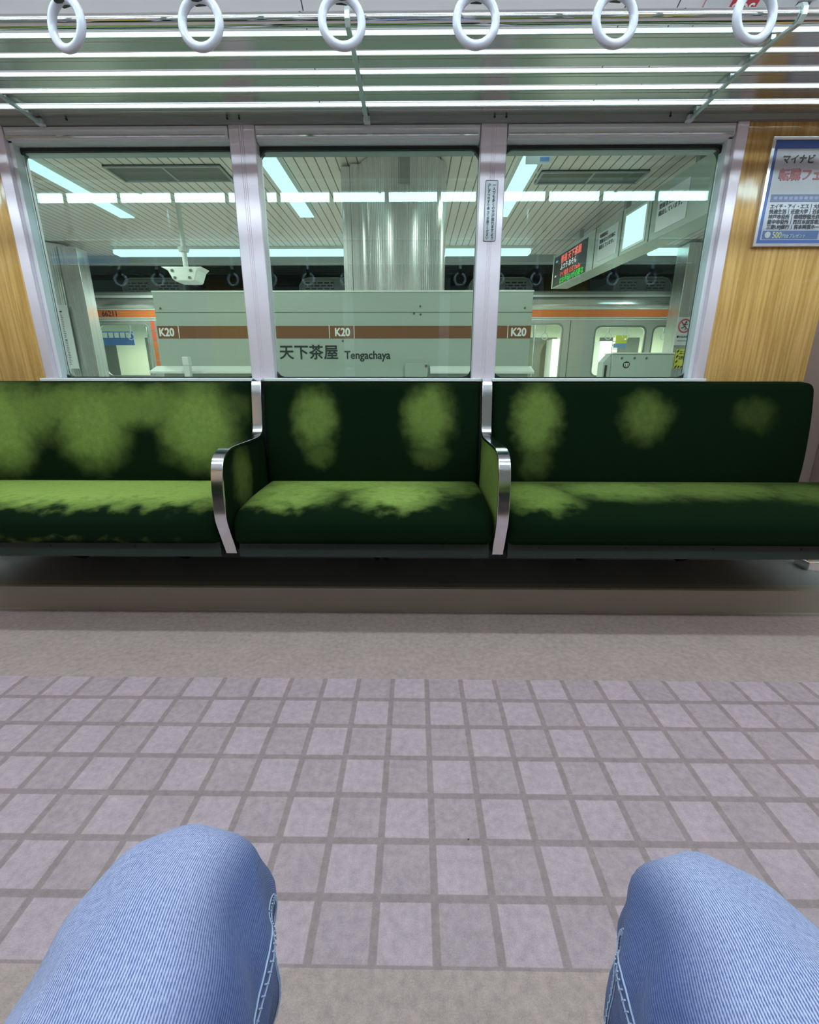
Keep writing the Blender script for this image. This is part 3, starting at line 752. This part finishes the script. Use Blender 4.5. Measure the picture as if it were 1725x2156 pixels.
def make_leg(mb, uvs, sg):
    path = leg_surface(sg); m = len(path); n = 56; rings = []
    frames = []
    side = Vector((1, 0, 0))
    for i in range(m):
        p = Vector(path[i][:3]); d = (Vector(path[min(i+1, m-1)][:3])-Vector(path[max(i-1, 0)][:3])).normalized()
        a = (side-d*side.dot(d)).normalized(); up = a.cross(d)    # up: top of thigh / front of shin
        frames.append((p, a, up, path[i][3]))
    ln = 0
    for i, (p, a, up, r) in enumerate(frames):
        if i: ln += (p-frames[i-1][0]).length
        ring = []
        for k in range(n+1):
            u = k/n; ang = 2*PI*u      # ang 0 outer side, .25 top, .5 inner side
            ca, sa = math.cos(ang), math.sin(ang)
            lx = (-sg)*(-1)*ca
            # folds of cloth
            f = 0.0022*math.sin(ang*3+ln*31+sg)+0.0016*math.sin(ang*5-ln*57)+0.0012*math.sin(ang*9+ln*90)
            inner = max(0, -ca)
            f += inner*0.0028*math.sin(ln*70+ang*4)
            rr = r+f
            ex = ca; ez = sa
            ring.append(p+a*(rr*ex*sg)+up*(rr*0.98*ez))
            uvs.append((u*0.62, ln*1.0))
        rings.append(ring)
    mb.rings(rings, closed=False, caps=False)
    def surf(s, u, off=0.0):
        i = min(int(s*(m-1)), m-2); fr = s*(m-1)-i; k = u*n; k0 = int(k); kf = k-k0; k1 = min(k0+1, n)
        q = (rings[i][k0]*(1-kf)+rings[i][k1]*kf)*(1-fr)+(rings[i+1][k0]*(1-kf)+rings[i+1][k1]*kf)*fr
        c = frames[i][0]*(1-fr)+frames[i+1][0]*fr
        nn = (q-c).normalized(); return q+nn*off
    return surf, frames
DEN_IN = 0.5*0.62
person = thing('person', 'seated person in light blue jeans, only both knees and thighs in view, at the bottom', 'person', (0.02, 0.0, 0.0))
mb = MB(); uvs = []; surfs = {}
for sg in (-1, 1):
    surfs[sg] = make_leg(mb, uvs, sg)
# pelvis and waist
prs = []
for k in range(11):
    h = k/10; zz = 0.532+0.26*h; w = 0.205-0.035*h*h; dep = 0.125-0.02*h
    if k == 0: w *= 0.8; dep *= 0.8
    n = 56; ring = []
    for j in range(n+1):
        a = 2*PI*j/n; ring.append((0.0+w*math.cos(a), -0.335-0.03*h+dep*math.sin(a), zz)); uvs.append((j/n*0.62, h*0.3))
    prs.append(ring)
mb.rings(prs, closed=False, caps=False)
mb.uv = uvs
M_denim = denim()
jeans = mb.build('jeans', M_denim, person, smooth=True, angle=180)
def stitches(name, sg, us, m, w=0.0011, off=0.0014):
    path = [surfs[sg][0](s, u, off) for s, u in us]
    return MB().tube(path, w, 6).build(name, m, jeans, smooth=True)
def lerp(a, b, t): return a+(b-a)*t
def dashes(sg, us, every=2):
    b = MB(); pts = [surfs[sg][0](s, u, 0.0022) for s, u in us]
    for i in range(0, len(pts)-1, every):
        b.tube([pts[i], pts[i+1]], 0.0006, 5)
    return b
for sg in (-1, 1):
    N = 210
    for du in (-0.0065, 0.0065):
        us = [(lerp(0.10, 0.86, k/N), 0.470+du+0.006*math.sin(k*0.21)) for k in range(N+1)]
        stitches('seam_ridge', sg, us, M_stitch, 0.0007, 0.0006)
    us = [(lerp(0.10, 0.86, (k//2*2+(k % 2)*0.8)/N), 0.470+0.006*math.sin(k*0.21)+(0.0040 if k % 2 else -0.0040)) for k in range(N+1)]
    dashes(sg, us, 2).build('seam_stitching', M_stitch, jeans)
    # a cross seam running round the inner knee
    for ds in (-0.010, 0.010):
        us = [(0.445+ds+0.10*(k/40), lerp(0.468, 0.66, k/40)) for k in range(41)]
        stitches('cross_seam', sg, us, M_seamblue, 0.0013, 0.0004)
    us = [(0.445+0.10*(k/40)+(0.005 if k % 2 else -0.005), lerp(0.468, 0.66, k/40)) for k in range(41)]
    dashes(sg, us, 2).build('cross_stitching', M_stitch, jeans)
for sg, fx in ((-1, -0.268), (1, 0.298)):
    fr = []
    for k in range(13):
        t_ = k/12; yy = 0.10+0.28*t_; w = 0.036+0.014*math.sin(PI*min(1, t_*1.05)); hh = 0.085-0.045*t_
        if k in (0, 12): w *= 0.5; hh *= 0.6
        fr.append([(fx+w*math.cos(2*PI*j/16), yy, max(0.002, 0.002+hh*0.5+hh*0.55*math.sin(2*PI*j/16))) for j in range(16)])
    MB().rings(fr).build('shoe', M_shoe, person, smooth=True, angle=70)

# bits on the floor
def blob(name, x, y, l, w, h, rot, m, label, cat):
    b = MB(); rs = []
    for k in range(7):
        t_ = k/6; ww = w*math.sin(PI*(0.08+0.84*t_)); px = (t_-0.5)*l
        rs.append([(x+px*math.cos(rot)-ww*math.cos(2*PI*j/8)*math.sin(rot), y+px*math.sin(rot)+ww*math.cos(2*PI*j/8)*math.cos(rot), h/2+h/2*math.sin(2*PI*j/8)+0.0002) for j in range(8)])
    return tag(b.rings(rs).build(name, m, smooth=True), label, cat)
M_shred = P('dark_red_shred', (0.10, 0.02, 0.015), 0.7)
blob('debris', -0.499, 0.363, 0.016, 0.0022, 0.002, 1.05, M_shred, 'small dark red shred on the floor left of the left knee', 'debris')
blob('debris', 0.118, 0.727, 0.004, 0.0018, 0.002, 0.3, M_shred, 'tiny dark red speck on the tiled floor near the middle', 'debris')

# ------------------------------------------------------------------ station platform
struct(MB().box(-14, 14, 2.22, 7.75, -0.6, -0.03), 'floor_platform', M_pfloor)
struct(MB().box(-14, 14, 7.75, 11.6, -1.3, -1.1), 'floor_track', M_tunnel)
struct(MB().box(-14, 14, 2.2, 7.715, 2.701, 2.76), 'ceiling_platform', M_plank, at=(0.03, 0, 0))
struct(MB().box(-14, 14, 7.72, 7.90, 2.60, 2.95), 'trim_beam', M_beamgrey)
struct(MB().box(-14, 14, 11.0, 11.2, -1.3, 4.0), 'wall_tunnel', M_tunnel)
struct(MB().box(-14, 14, 7.9, 11.2, 3.6, 3.7), 'ceiling_tunnel', M_tunnel)
for x0, lb in ((-3.35, 'in the left window'), (-1.31, 'in the middle window'), (0.87, 'behind the right pillar'), (3.0, 'off to the right, past the hanging signboard')):
    t = thing('platform_lamp', 'long ceiling lamp pointing away from the train, '+lb, 'lamp', (x0+0.08, 4.9, 2.62), 'ceiling lamps across the platform')
    MB().prism([(x0-0.01, 2.70), (x0+0.01, 2.665), (x0+0.155, 2.665), (x0+0.175, 2.70)], 3.0, 5.86, 'Y').build('fixture', M_ledge, t)
    MB().box(x0+0.005, x0+0.16, 3.02, 5.84, 2.655, 2.664).build('diffuser', M_lamp_st, t)
for (a, b, lb) in ((-4.35, -0.9, 'left part, over the platform edge'), (0.30, 1.66, 'behind the right window pillar, over the platform edge'), (3.30, 4.25, 'right end, over the platform edge')):
    t = thing('platform_edge_lamp', 'long ceiling lamp parallel to the trains, '+lb, 'lamp', ((a+b)/2, 7.25, 2.60), 'ceiling lamps along the platform edge')
    MB().box(a, b, 7.20, 7.36, 2.665, 2.70).build('fixture', M_ledge, t)
    MB().box(a+0.03, b-0.03, 7.19, 7.37, 2.60, 2.664).build('tube_cover', M_lamp_st, t, bevel=0.02)
for (a, b, c, d, lb) in ((-2.73, -1.70, 4.60, 4.93, 'left'), (1.12, 2.08, 4.75, 5.02, 'right')):
    t = thing('ceiling_vent', 'dark rectangular vent in the platform ceiling, '+lb+' one', 'vent', ((a+b)/2, (c+d)/2, 2.68), 'vents in the platform ceiling')
    MB().box(a, b, c, d, 2.69, 2.70).build('recess', M_ventdark, t)
    L = [(b, d), (a, d), (a, c), (b, c)]; I = [(b-.02, d-.02), (a+.02, d-.02), (a+.02, c+.02), (b-.02, c+.02)]
    r = MB(); vs = []
    for lp in (L, I):
        for z in (2.68, 2.70): vs += [(p[0], p[1], z) for p in lp]
    r.add(vs, [f for i in range(4) for f in ((i, (i+1) % 4, 8+(i+1) % 4, 8+i), (4+i, 12+i, 12+(i+1) % 4, 4+(i+1) % 4), (i, 4+i, 4+(i+1) % 4, (i+1) % 4), (8+i, 8+(i+1) % 4, 12+(i+1) % 4, 12+i))])
    r.build('rim', M_beamgrey, t)
    MB().box((a+b)/2-0.01, (a+b)/2+0.01, c+0.02, d-0.02, 2.683, 2.69).build('divider', M_beamgrey, t)
# big ribbed column
def ribbed(mb, cx, cy, R, z0, z1, n, amp, a0=0, a1=2*PI):
    pts = []
    for k in range(n*4):
        a = a0+(a1-a0)*k/(n*4); r = R+amp*(0, 1, 1, 0)[k % 4]
        pts.append((cx+r*math.cos(a), cy+r*math.sin(a)))
    mb.prism(pts, z0, z1, 'Z'); return mb
t = thing('station_column', 'large round ribbed stainless column in the middle window', 'column', (-0.09, 4.70, -0.03))
ribbed(MB(), -0.115, 4.71, 0.38, -0.03, 2.69, 120, 0.007).build('shaft', M_stst, t)
MB().box(-0.135, -0.05, 4.322, 4.37, 2.45, 2.69).build('dark_slot', M_beamgrey, t)
MB().box(-0.655, -0.575, 4.60, 4.9, -0.03, 2.68).build('flat_plate', M_stst, t, bevel=0.004)
MB().box(-0.570, -0.46, 4.58, 4.9, -0.03, 2.69).build('flat_plate', M_stst, t, bevel=0.004)
# left square column with a timetable
t = thing('station_column', 'stainless square column with a timetable sheet, left edge of the left window', 'column', (-4.75, 7.0, -0.03))
MB().box(-4.88, -4.63, 6.88, 7.10, -0.03, 2.62).build('plate', M_stst, t, bevel=0.004)
MB().box(-5.02, -4.88, 6.96, 7.20, -0.03, 2.64).build('plate', M_beamgrey, t)
ribbed(MB(), -5.22, 7.2, 0.36, -0.03, 2.68, 90, 0.004).build('shaft', M_stst, t)
t = thing('timetable_sheet', 'white timetable sheet on the left column', 'notice', (-4.96, 6.84, 1.05))
MB().box(-5.10, -4.865, 6.815, 6.825, 1.04, 1.885).build('sheet', M_paper, t)
MB().box(-5.08, -4.95, 6.808, 6.814, 1.79, 1.81).build('black_bar', M_black, t)
MB().box(-5.08, -4.95, 6.808, 6.814, 1.42, 1.436).build('black_bar', M_black, t)
for i in range(30):
    if i == 14: continue
    z = 1.765-0.023*i
    if abs(z-1.428) < 0.02: continue
    MB().box(-5.08, -4.95+random.uniform(-0.01, 0.01), 6.81, 6.814, z, z+0.007).build('print_line', M_greytext, t)
# right column with signs
t = thing('station_column', 'stainless column with two notices, right edge of the right window', 'column', (3.95, 7.05, -0.03))
MB().box(3.68, 3.87, 6.90, 7.20, -0.03, 2.66).build('plate', M_stst, t, bevel=0.004)
ribbed(MB(), 4.2, 7.25, 0.36, -0.03, 2.69, 90, 0.004).build('shaft', M_stst, t)
t = thing('no_running_sign', 'white notice with a red ring and a running figure, on the right column', 'sign', (3.77, 6.88, 1.36))
MB().box(3.67, 3.875, 6.872, 6.884, 1.36, 1.73).build('board', M_paper, t)
ring = [(3.772+0.083*math.cos(2*PI*k/32), 6.868, 1.615+0.083*math.sin(2*PI*k/32)) for k in range(32)]
MB().tube(ring, 0.009, 8, loop=True).build('red_ring', M_red, t)
MB().tube([(3.715, 6.866, 1.672), (3.829, 6.866, 1.558)], 0.008, 8).build('red_bar', M_red, t)
run = MB(); run.tube([(3.785, 6.869, 1.662), (3.785, 6.864, 1.662)], 0.013, 12)
run.tube([(3.778, 6.868, 1.645), (3.768, 6.868, 1.608)], 0.009, 8); run.tube([(3.768, 6.868, 1.608), (3.792, 6.868, 1.590), (3.784, 6.868, 1.562)], 0.006, 8)
run.tube([(3.768, 6.868, 1.608), (3.750, 6.868, 1.590), (3.726, 6.868, 1.588)], 0.006, 8); run.tube([(3.778, 6.868, 1.640), (3.755, 6.868, 1.640), (3.745, 6.868, 1.622)], 0.005, 8); run.tube([(3.778, 6.868, 1.638), (3.798, 6.868, 1.628), (3.812, 6.868, 1.640)], 0.005, 8)
run.build('running_figure', M_black, t)
text('lettering', '駆け込み注意', 0.030, (3.685, 6.868, 1.462), M_black, t, bold=0.0008)
MB().box(3.70, 3.84, 6.868, 6.872, 1.415, 1.421).build('small_print', M_greytext, t)
t = thing('escalator_notice', 'yellow and black striped notice about standing in two rows, on the right column', 'sign', (3.82, 6.88, 1.05))
MB().box(3.72, 3.91, 6.872, 6.884, 1.05, 1.31).build('board', M_yellow, t)
st = MB()
for z in (1.07, 1.14, 1.21, 1.28):
    st.add([(3.722, 6.868, z), (3.75, 6.868, z+0.028), (3.75, 6.868, z+0.0), (3.722, 6.868, z-0.028), (3.722, 6.871, z), (3.75, 6.871, z+0.028), (3.75, 6.871, z), (3.722, 6.871, z-0.028)], [(0, 1, 2, 3), (4, 5, 6, 7), (0, 1, 5, 4), (1, 2, 6, 5), (2, 3, 7, 6), (3, 0, 4, 7)])
st.build('black_stripes', M_black, t)
st = MB()
for x in (3.76, 3.80, 3.84, 3.88):
    st.prism([(x, 1.055), (x+0.02, 1.055), (x+0.035, 1.085), (x+0.015, 1.085)], 6.868, 6.871, 'Y')
st.build('black_stripes', M_black, t)
text('lettering', 'エスカ\n2列で', 0.052, (3.757, 6.868, 1.285), M_black, t, bold=0.0015, line=1.35, valign='TOP')

# station name panel
def name_panel():
    x0, x1, Y, zt = -2.243, 0.995, 4.2, 1.638
    t = thing('station_name_panel', 'long pale grey station panel with a brown band reading K20 and the station name', 'sign panel', ((x0+x1)/2, Y, -0.03))
    MB().box(x0, x1, Y, Y+0.09, 0.0, zt-0.012).build('panel', M_signgrey, t, bevel=0.003)
    MB().box(x0-0.004, x1+0.004, Y-0.006, Y+0.10, zt-0.014, zt).build('top_cap', M_ledge, t, bevel=0.003)
    MB().box(x0, x1, Y-0.0035, Y, 1.260, 1.360).build('brown_band', M_brownband, t)
    for x in (-2.058, -0.745, -0.531, 0.796):
        MB().box(x-0.003, x+0.003, Y-0.0045, Y-0.002, 1.258, 1.362).build('band_divider', M_white, t)
    MB().box(x0, x1, Y-0.0012, Y, 1.4655, 1.4685).build('joint_line', M_black, t)
    for x in (-2.232, -0.700, 0.822):
        text('station_number', 'K20', 0.092, (x, Y-0.0045, 1.278), M_white, t, bold=0.0028, sx=0.88)
    text('station_name', '天下茶屋', 0.128, (-1.196, Y-0.0015, 1.098), M_black, t, bold=0.0022, sx=1.02)
    text('station_name_latin', 'Tengachaya', 0.094, (-0.622, Y-0.0015, 1.090), M_black, t, bold=0.0018, sx=0.92)
    for x, z in ((0.04, 1.514), (-0.012, 1.458), (0.044, 1.450), (-0.632, 1.237), (0.93, 1.50), (-2.19, 1.50)):
        MB().cyl((x, Y-0.004, z), (x, Y, z), 0.009, 12).build('bolt', M_ventdark, t)
    for (a, b) in ((-2.30, -1.4), (-1.4, -0.62+0.0), (0.13, 1.02)):
        if a == -1.4: b = -1.38
        MB().prism([(Y, 1.030), (Y-0.13, 0.985), (Y-0.13, 0.965), (Y, 0.965)], a, b).build('sloping_ledge', M_ledge, t, bevel=0.003)
    MB().box(-0.09, 0.11, Y-0.03, Y, 0.90, 1.05).build('access_door', M_signgrey, t, bevel=0.002)
    MB().cyl((0.095, Y-0.036, 1.03), (0.095, Y-0.03, 1.03), 0.011, 12).build('lock', M_ventdark, t)
    MB().box(-1.965, -1.915, Y-0.20, Y-0.15, 0.0, 1.05).build('bollard', M_ledge, t, bevel=0.006)
    MB().box(-1.968, -1.912, Y-0.203, Y-0.147, 1.03, 1.10).build('bollard_cap', M_ledge, t, bevel=0.006)
    return t
name_panel()
# white cabinet with a round emblem at lower right
t = thing('platform_cabinet', 'grey cabinet with a round black emblem, in front of the opposite train at right', 'cabinet', (3.2, 6.6, -0.03))
k = 6.5/6.9
def q(x, z): return x*k, EYE+(z-EYE)*k
x0, z1 = q(2.83, 1.262); x1, _ = q(3.70, 1.2)
MB().box(x0, x1, 6.5, 6.75, -0.03, z1-0.012).build('body', M_signgrey, t, bevel=0.004)
MB().prism([(x0-0.10, 0), (x0, 0), (x0, z1-0.012), (x0-0.02, z1-0.03), (x0-0.10, z1-0.12)], 6.53, 6.72, 'Y').build('side_wing', M_signgrey, t)
MB().box(x0-0.075, x0-0.05, 6.515, 6.53, 0.7, z1-0.16).build('dark_slot', M_dark, t)
MB().box(x0-0.01, x1+0.01, 6.48, 6.77, z1-0.014, z1).build('top', M_ledge, t, bevel=0.003)
for xx in (x0+0.13, x0+0.30, x0+0.46):
    MB().cyl((xx, 6.49, z1-0.07), (xx, 6.50, z1-0.07), 0.014, 12).build('bolt', M_ventdark, t)
ex, ez = x0+0.20, z1-0.155
MB().tube([(ex, 6.497, ez), (ex, 6.50, ez)], 0.046, 28).build('emblem', M_black, t)
e = MB().box(ex-0.030, ex+0.030, 6.493, 6.497, ez+0.008, ez+0.018).box(ex-0.006, ex+0.006, 6.493, 6.497, ez-0.03, ez+0.01)
e.box(ex-0.026, ex-0.017, 6.493, 6.497, ez-0.022, ez+0.01).box(ex+0.017, ex+0.026, 6.493, 6.497, ez-0.022, ez+0.01)
e.build('emblem_mark', M_white, t)

# hanging signboard running away on the right
A = Vector((2.18, 4.02, 0)); B = Vector((1.92, 7.0, 0)); D = (A-B).normalized(); NB = Vector((D.y, -D.x, 0))*-1
if NB.x > 0: NB = -NB
BL = (A-B).length; ZB0, ZB1 = 2.115, 2.53
t = thing('hanging_signboard', 'long grey hanging signboard with departure display, upper right of the right window', 'sign', tuple((A+B)/2+Vector((0, 0, ZB0))))
def bb(s0, s1, z0, z1, d0, d1, m, nm, bev=0):
    q = MB(); vs = []
    for s_ in (s0, s1):
        for d_ in (d0, d1):
            for z in (z0, z1): vs.append(B+D*s_+NB*d_+Vector((0, 0, z)))
    q.add(vs, [(0, 1, 3, 2), (4, 6, 7, 5), (0, 4, 5, 1), (2, 3, 7, 6), (0, 2, 6, 4), (1, 5, 7, 3)])
    return q.build(nm, m, t, bevel=bev)
def btext(nm, body, size, s_, z, m, **kk):
    p = B+D*s_+NB*0.006+Vector((0, 0, z)); return text(nm, body, size, p, m, t, D, (0, 0, 1), **kk)
bb(-0.02, BL+0.9, ZB0, ZB1, -0.22, 0.0, M_signgrey, 'casing', 0.006)
bb(0.0, 1.02, ZB0+0.01, ZB1-0.04, 0.0, 0.003, M_dark, 'display_screen')
bb(-0.02, 0.0, ZB0, ZB1, 0.0, 0.012, M_ledge, 'edge_strip')
btext('red_readout', '普通 天下茶屋', 0.10, 0.24, 2.385, M_ledred, bold=0.002)
btext('white_readout', 'ふつう おそん', 0.08, 0.24, 2.30, M_ledwhite, bold=0.001)
btext('amber_readout', 'マイ風景 公式 Osaka', 0.07, 0.24, 2.215, M_ledred, bold=0.001)
btext('green_readout', 'はお手伝いが必要な', 0.082, 0.24, 2.135, M_ledgreen, bold=0.0015)
bb(0.06, 0.13, 2.42, 2.44, 0.003, 0.006, M_white, 'side_print'); bb(0.06, 0.11, 2.24, 2.26, 0.003, 0.006, M_white, 'side_print')
for s0, sz in ((1.30, 0.072), (2.40, 0.082)):
    bb(s0, s0+0.42, ZB0+0.05, ZB1-0.08, 0.001, 0.004, M_paper, 'paper_notice')
    btext('notice_print', '時刻表は\n壁面または柱面に\n掲出しています。', 0.044, s0+0.03, 2.43, M_black, bold=0.0008, line=1.25, valign='TOP')
bb(1.84, 2.25, ZB0+0.03, ZB1-0.06, 0.0, 0.006, M_ledge, 'lit_box_frame')
bb(1.87, 2.22, ZB0+0.05, ZB1-0.08, 0.005, 0.009, M_lit, 'lit_box')
for s_ in (1.20, 1.78, 2.30): bb(s_, s_+0.012, ZB0+0.005, ZB1-0.005, 0.0, 0.004, M_ventdark, 'joint')
for s_ in (0.5, 1.6, 2.7): bb(s_, s_+0.05, ZB1, 2.70, -0.14, -0.09, M_beamgrey, 'hanger')
# small white bowl shaped fitting on a rod
t = thing('ceiling_speaker', 'white bowl shaped fitting hanging on a rod from the platform ceiling, left window', 'speaker', (-2.52, 5.5, 1.92))
MB().cyl((-2.52, 5.5, 2.08), (-2.52, 5.5, 2.70), 0.026, 16).build('rod', M_ledge, t, smooth=True)
MB().tube([(-2.52, 5.5, 2.235), (-2.52, 5.5, 2.275)], [0.05, 0.06], 20).build('collar', M_ledge, t)
MB().prism([(-2.745, 2.068), (-2.30, 2.068), (-2.345, 2.03), (-2.385, 1.94), (-2.40, 1.925), (-2.60, 1.925), (-2.63, 1.95), (-2.67, 2.03)], 5.38, 5.60, 'Y').build('housing', M_ledge, t, bevel=0.01)
for x, z in ((-2.62, 2.03), (-2.42, 2.03), (-2.60, 1.96), (-2.44, 1.96)):
    MB().box(x-0.012, x+0.012, 5.372, 5.38, z-0.01, z+0.01).build('screw_plate', M_ventdark, t)
# small white card hanging by the third lamp
t = thing('hanging_card', 'small white card hanging under the lamp by the right pillar', 'sign', (0.95, 4.2, 2.55))
MB().box(0.86, 1.06, 4.2, 4.21, 2.54, 2.60).build('card', M_paper, t)
MB().box(0.97, 1.04, 4.196, 4.2, 2.557, 2.583).build('blue_print', M_bluepale, t)
MB().cyl((0.955, 4.205, 2.44), (0.955, 4.205, 2.54), 0.003, 8).build('pull_cord', M_ledge, t); MB().box(0.94, 0.97, 4.2, 4.206, 2.60, 2.656).build('hanger', M_ledge, t)

# ------------------------------------------------------------------ opposite train
t = thing('train_car', 'stainless train with an orange stripe across the platform, numbered 66211', 'train', (0, 8.6, -0.05))
TY = 8.0
holes = [(-5.25, -4.42, 0.94, 1.755), (-7.9, -7.1, 0.94, 1.755), (1.52, 2.41, 0.60, 1.755), (2.95, 3.77, 0.94, 1.715), (3.895, 4.72, 0.94, 1.715), (6.2, 7.0, 0.94, 1.715)]
body = holed_wall(MB(), -12, 12, -0.6, 2.02, TY, TY+0.05, holes)
bo = body.build('body_side', M_train, t)
for (a, b, c, d) in holes:
    g = MB(); frame_ring(g, square_loop(a-0.002, b+0.002, c-0.002, d+0.002), rrect(a+0.012, b-0.012, c+0.012, d-0.012, 0.08), TY+0.002, TY+0.045); w = g.build('window_frame', M_train, t)
    g = MB(); frame_ring(g, rrect(a-0.016, b+0.016, c-0.016, d+0.016, 0.10), rrect(a+0.004, b-0.004, c+0.004, d-0.004, 0.085), TY-0.008, TY+0.004); g.build('rim', M_beamgrey, w, smooth=True)
    MB().box(a, b, TY+0.02, TY+0.024, c, d).build('pane', M_glass2, w)
MB().box(-12, 12, TY-0.006, TY, 1.862, 1.969).build('orange_stripe', M_orange, t)
for z in (1.845, 1.975, 1.812): MB().box(-12, 12, TY-0.006, TY, z, z+0.010).build('white_line', M_ledge, t)
MB().prism([(TY-0.012, 2.025), (TY-0.004, 2.06), (TY+0.012, 2.11), (TY+0.034, 2.155), (TY+0.10, 2.19), (TY+0.3, 2.24), (TY+0.3, 2.0), (TY, 2.0)], -12, 12).build('cantrail', M_trainbright, t, smooth=True, angle=60)
MB().prism([(TY+0.08, 2.185), (TY+0.07, 2.24), (TY+0.10, 2.262), (TY+1.4, 2.40), (TY+2.7, 2.26), (TY+2.7, 2.2), (TY+1.3, 2.30)], -12, 12).build('roof', M_beamgrey, t)
text('car_number', '66211', 0.115, (-5.15, TY-0.008, 1.877), M_brownink, t, bold=0.003, sx=0.92)
for i in range(5):
    MB().box(-4.372, -4.31, TY-0.006, TY, 1.66-0.155*i, 1.80-0.155*i).build('orange_block', M_orange2 if i < 2 else M_orange, t)
for x in (2.535, 1.45, -1.0, -2.4, 5.3): MB().box(x-0.006, x+0.006, TY-0.003, TY+0.001, -0.5, 1.81).build('panel_joint', M_ventdark, t)
# interior
MB().box(-12, 12, 10.35, 10.4, -0.05, 2.2).build('far_side_wall', M_cream, t)
MB().box(-12, 12, 8.06, 10.4, 2.16, 2.2).build('ceiling_lining', M_white, t)
MB().box(-12, 12, 8.06, 10.4, -0.08, -0.04).build('car_floor', M_pfloor, t)
for x in (-6.9, -5.4, -3.9, 2.6, 4.35, 5.9):
    MB().box(x-0.42, x+0.42, 10.33, 10.35, 0.92, 1.72).build('far_window', M_ventdark, t)
for y in (8.85, 9.6): MB().box(-12, 12, y-0.05, y+0.05, 2.12, 2.16).build('lamp_strip', M_lamp_st, t)
MB().cyl((-12, 8.45, 1.86), (12, 8.45, 1.86), 0.014, 10).build('strap_rail', M_steel, t)
for x in (-5.0, -4.62, 1.9, 2.25, 3.05, 3.35, 3.65, 4.0, 4.3, 4.6):
    r0_ = MB().tube([(x+0.052*math.cos(2*PI*k/20), 8.45, 1.60+0.052*math.sin(2*PI*k/20)) for k in range(20)], 0.008, 8, loop=True)
    r0_.box(x-0.012, x+0.012, 8.446, 8.454, 1.655, 1.86).build('strap', M_ring, t, smooth=True)
for x in (-4.78, 2.1, 4.42): MB().cyl((x, 8.6, -0.04), (x, 8.6, 2.16), 0.015, 12).build('pole', M_yellow if x > 4 else M_steel, t)
MB().box(-5.88, -5.28, 9.0, 9.01, 1.49, 1.73).build('hanging_advert', M_blue, t)
for i in range(5): MB().box(-5.85+0.11*i, -5.765+0.11*i, 8.99, 8.999, 1.62, 1.71).build('advert_picture', M_white, t)
MB().box(3.71, 3.92, 9.0, 9.01, 1.515, 1.66).build('hanging_advert', M_yellow, t)
MB().box(3.68, 3.93, 8.995, 9.005, 1.44, 1.515).build('hanging_advert', M_bluepale, t)
MB().box(1.60, 1.95, 10.30, 10.33, 1.20, 1.62).build('framed_poster', M_paper, t); MB().box(1.63, 1.78, 10.29, 10.30, 1.33, 1.52).build('poster_picture', M_red, t)
MB().box(2.80, 3.08, 9.9, 10.34, 0.0, 1.66).build('end_panel', M_white, t)
MB().box(3.78, 4.02, 9.9, 10.34, 0.0, 1.62).build('end_panel', M_white, t)
for i in range(10): MB().box(4.03, 4.13, 9.88, 9.90, 0.95+0.075*i, 1.01+0.075*i).build('vent_slat', M_cream, t)
# roof units
for (a, b, lb) in ((-5.05, -3.95, 'rounded grey air conditioner on the opposite train roof, left window'), (-2.0, -0.6, 'grey grille unit on the opposite train roof, middle window'), (0.9, 2.0, 'grey grille unit on the opposite train roof, beside the right pillar'), (3.35, 4.35, 'rounded grey air conditioner on the opposite train roof, right window')):
    u = thing('roof_air_conditioner', lb, 'air conditioner', ((a+b)/2, 8.9, 2.3), 'air conditioners on the opposite train')
    prof = [(a, 2.25), (a, 2.42), (a+0.06, 2.52), (a+0.16, 2.55), (b-0.16, 2.55), (b-0.06, 2.52), (b, 2.42), (b, 2.25)]
    MB().prism(prof, 8.52, 9.9, 'Y').build('housing', M_beamgrey, u, bevel=0.02)
    MB().box(a+0.12, (a+b)/2-0.1, 8.505, 8.52, 2.33, 2.49).build('grille', M_grille, u)
    MB().box((a+b)/2+0.08, b-0.12, 8.505, 8.52, 2.33, 2.49).build('grille', M_grille, u)
    MB().tube([(a+0.02, 8.50, 2.26), (a+0.02, 8.50, 2.42), (a+0.09, 8.50, 2.51), (a+0.18, 8.50, 2.535), (b-0.18, 8.50, 2.535), (b-0.09, 8.50, 2.51), (b-0.02, 8.50, 2.42), (b-0.02, 8.50, 2.26)], 0.009, 8).build('rim', M_signgrey, u)
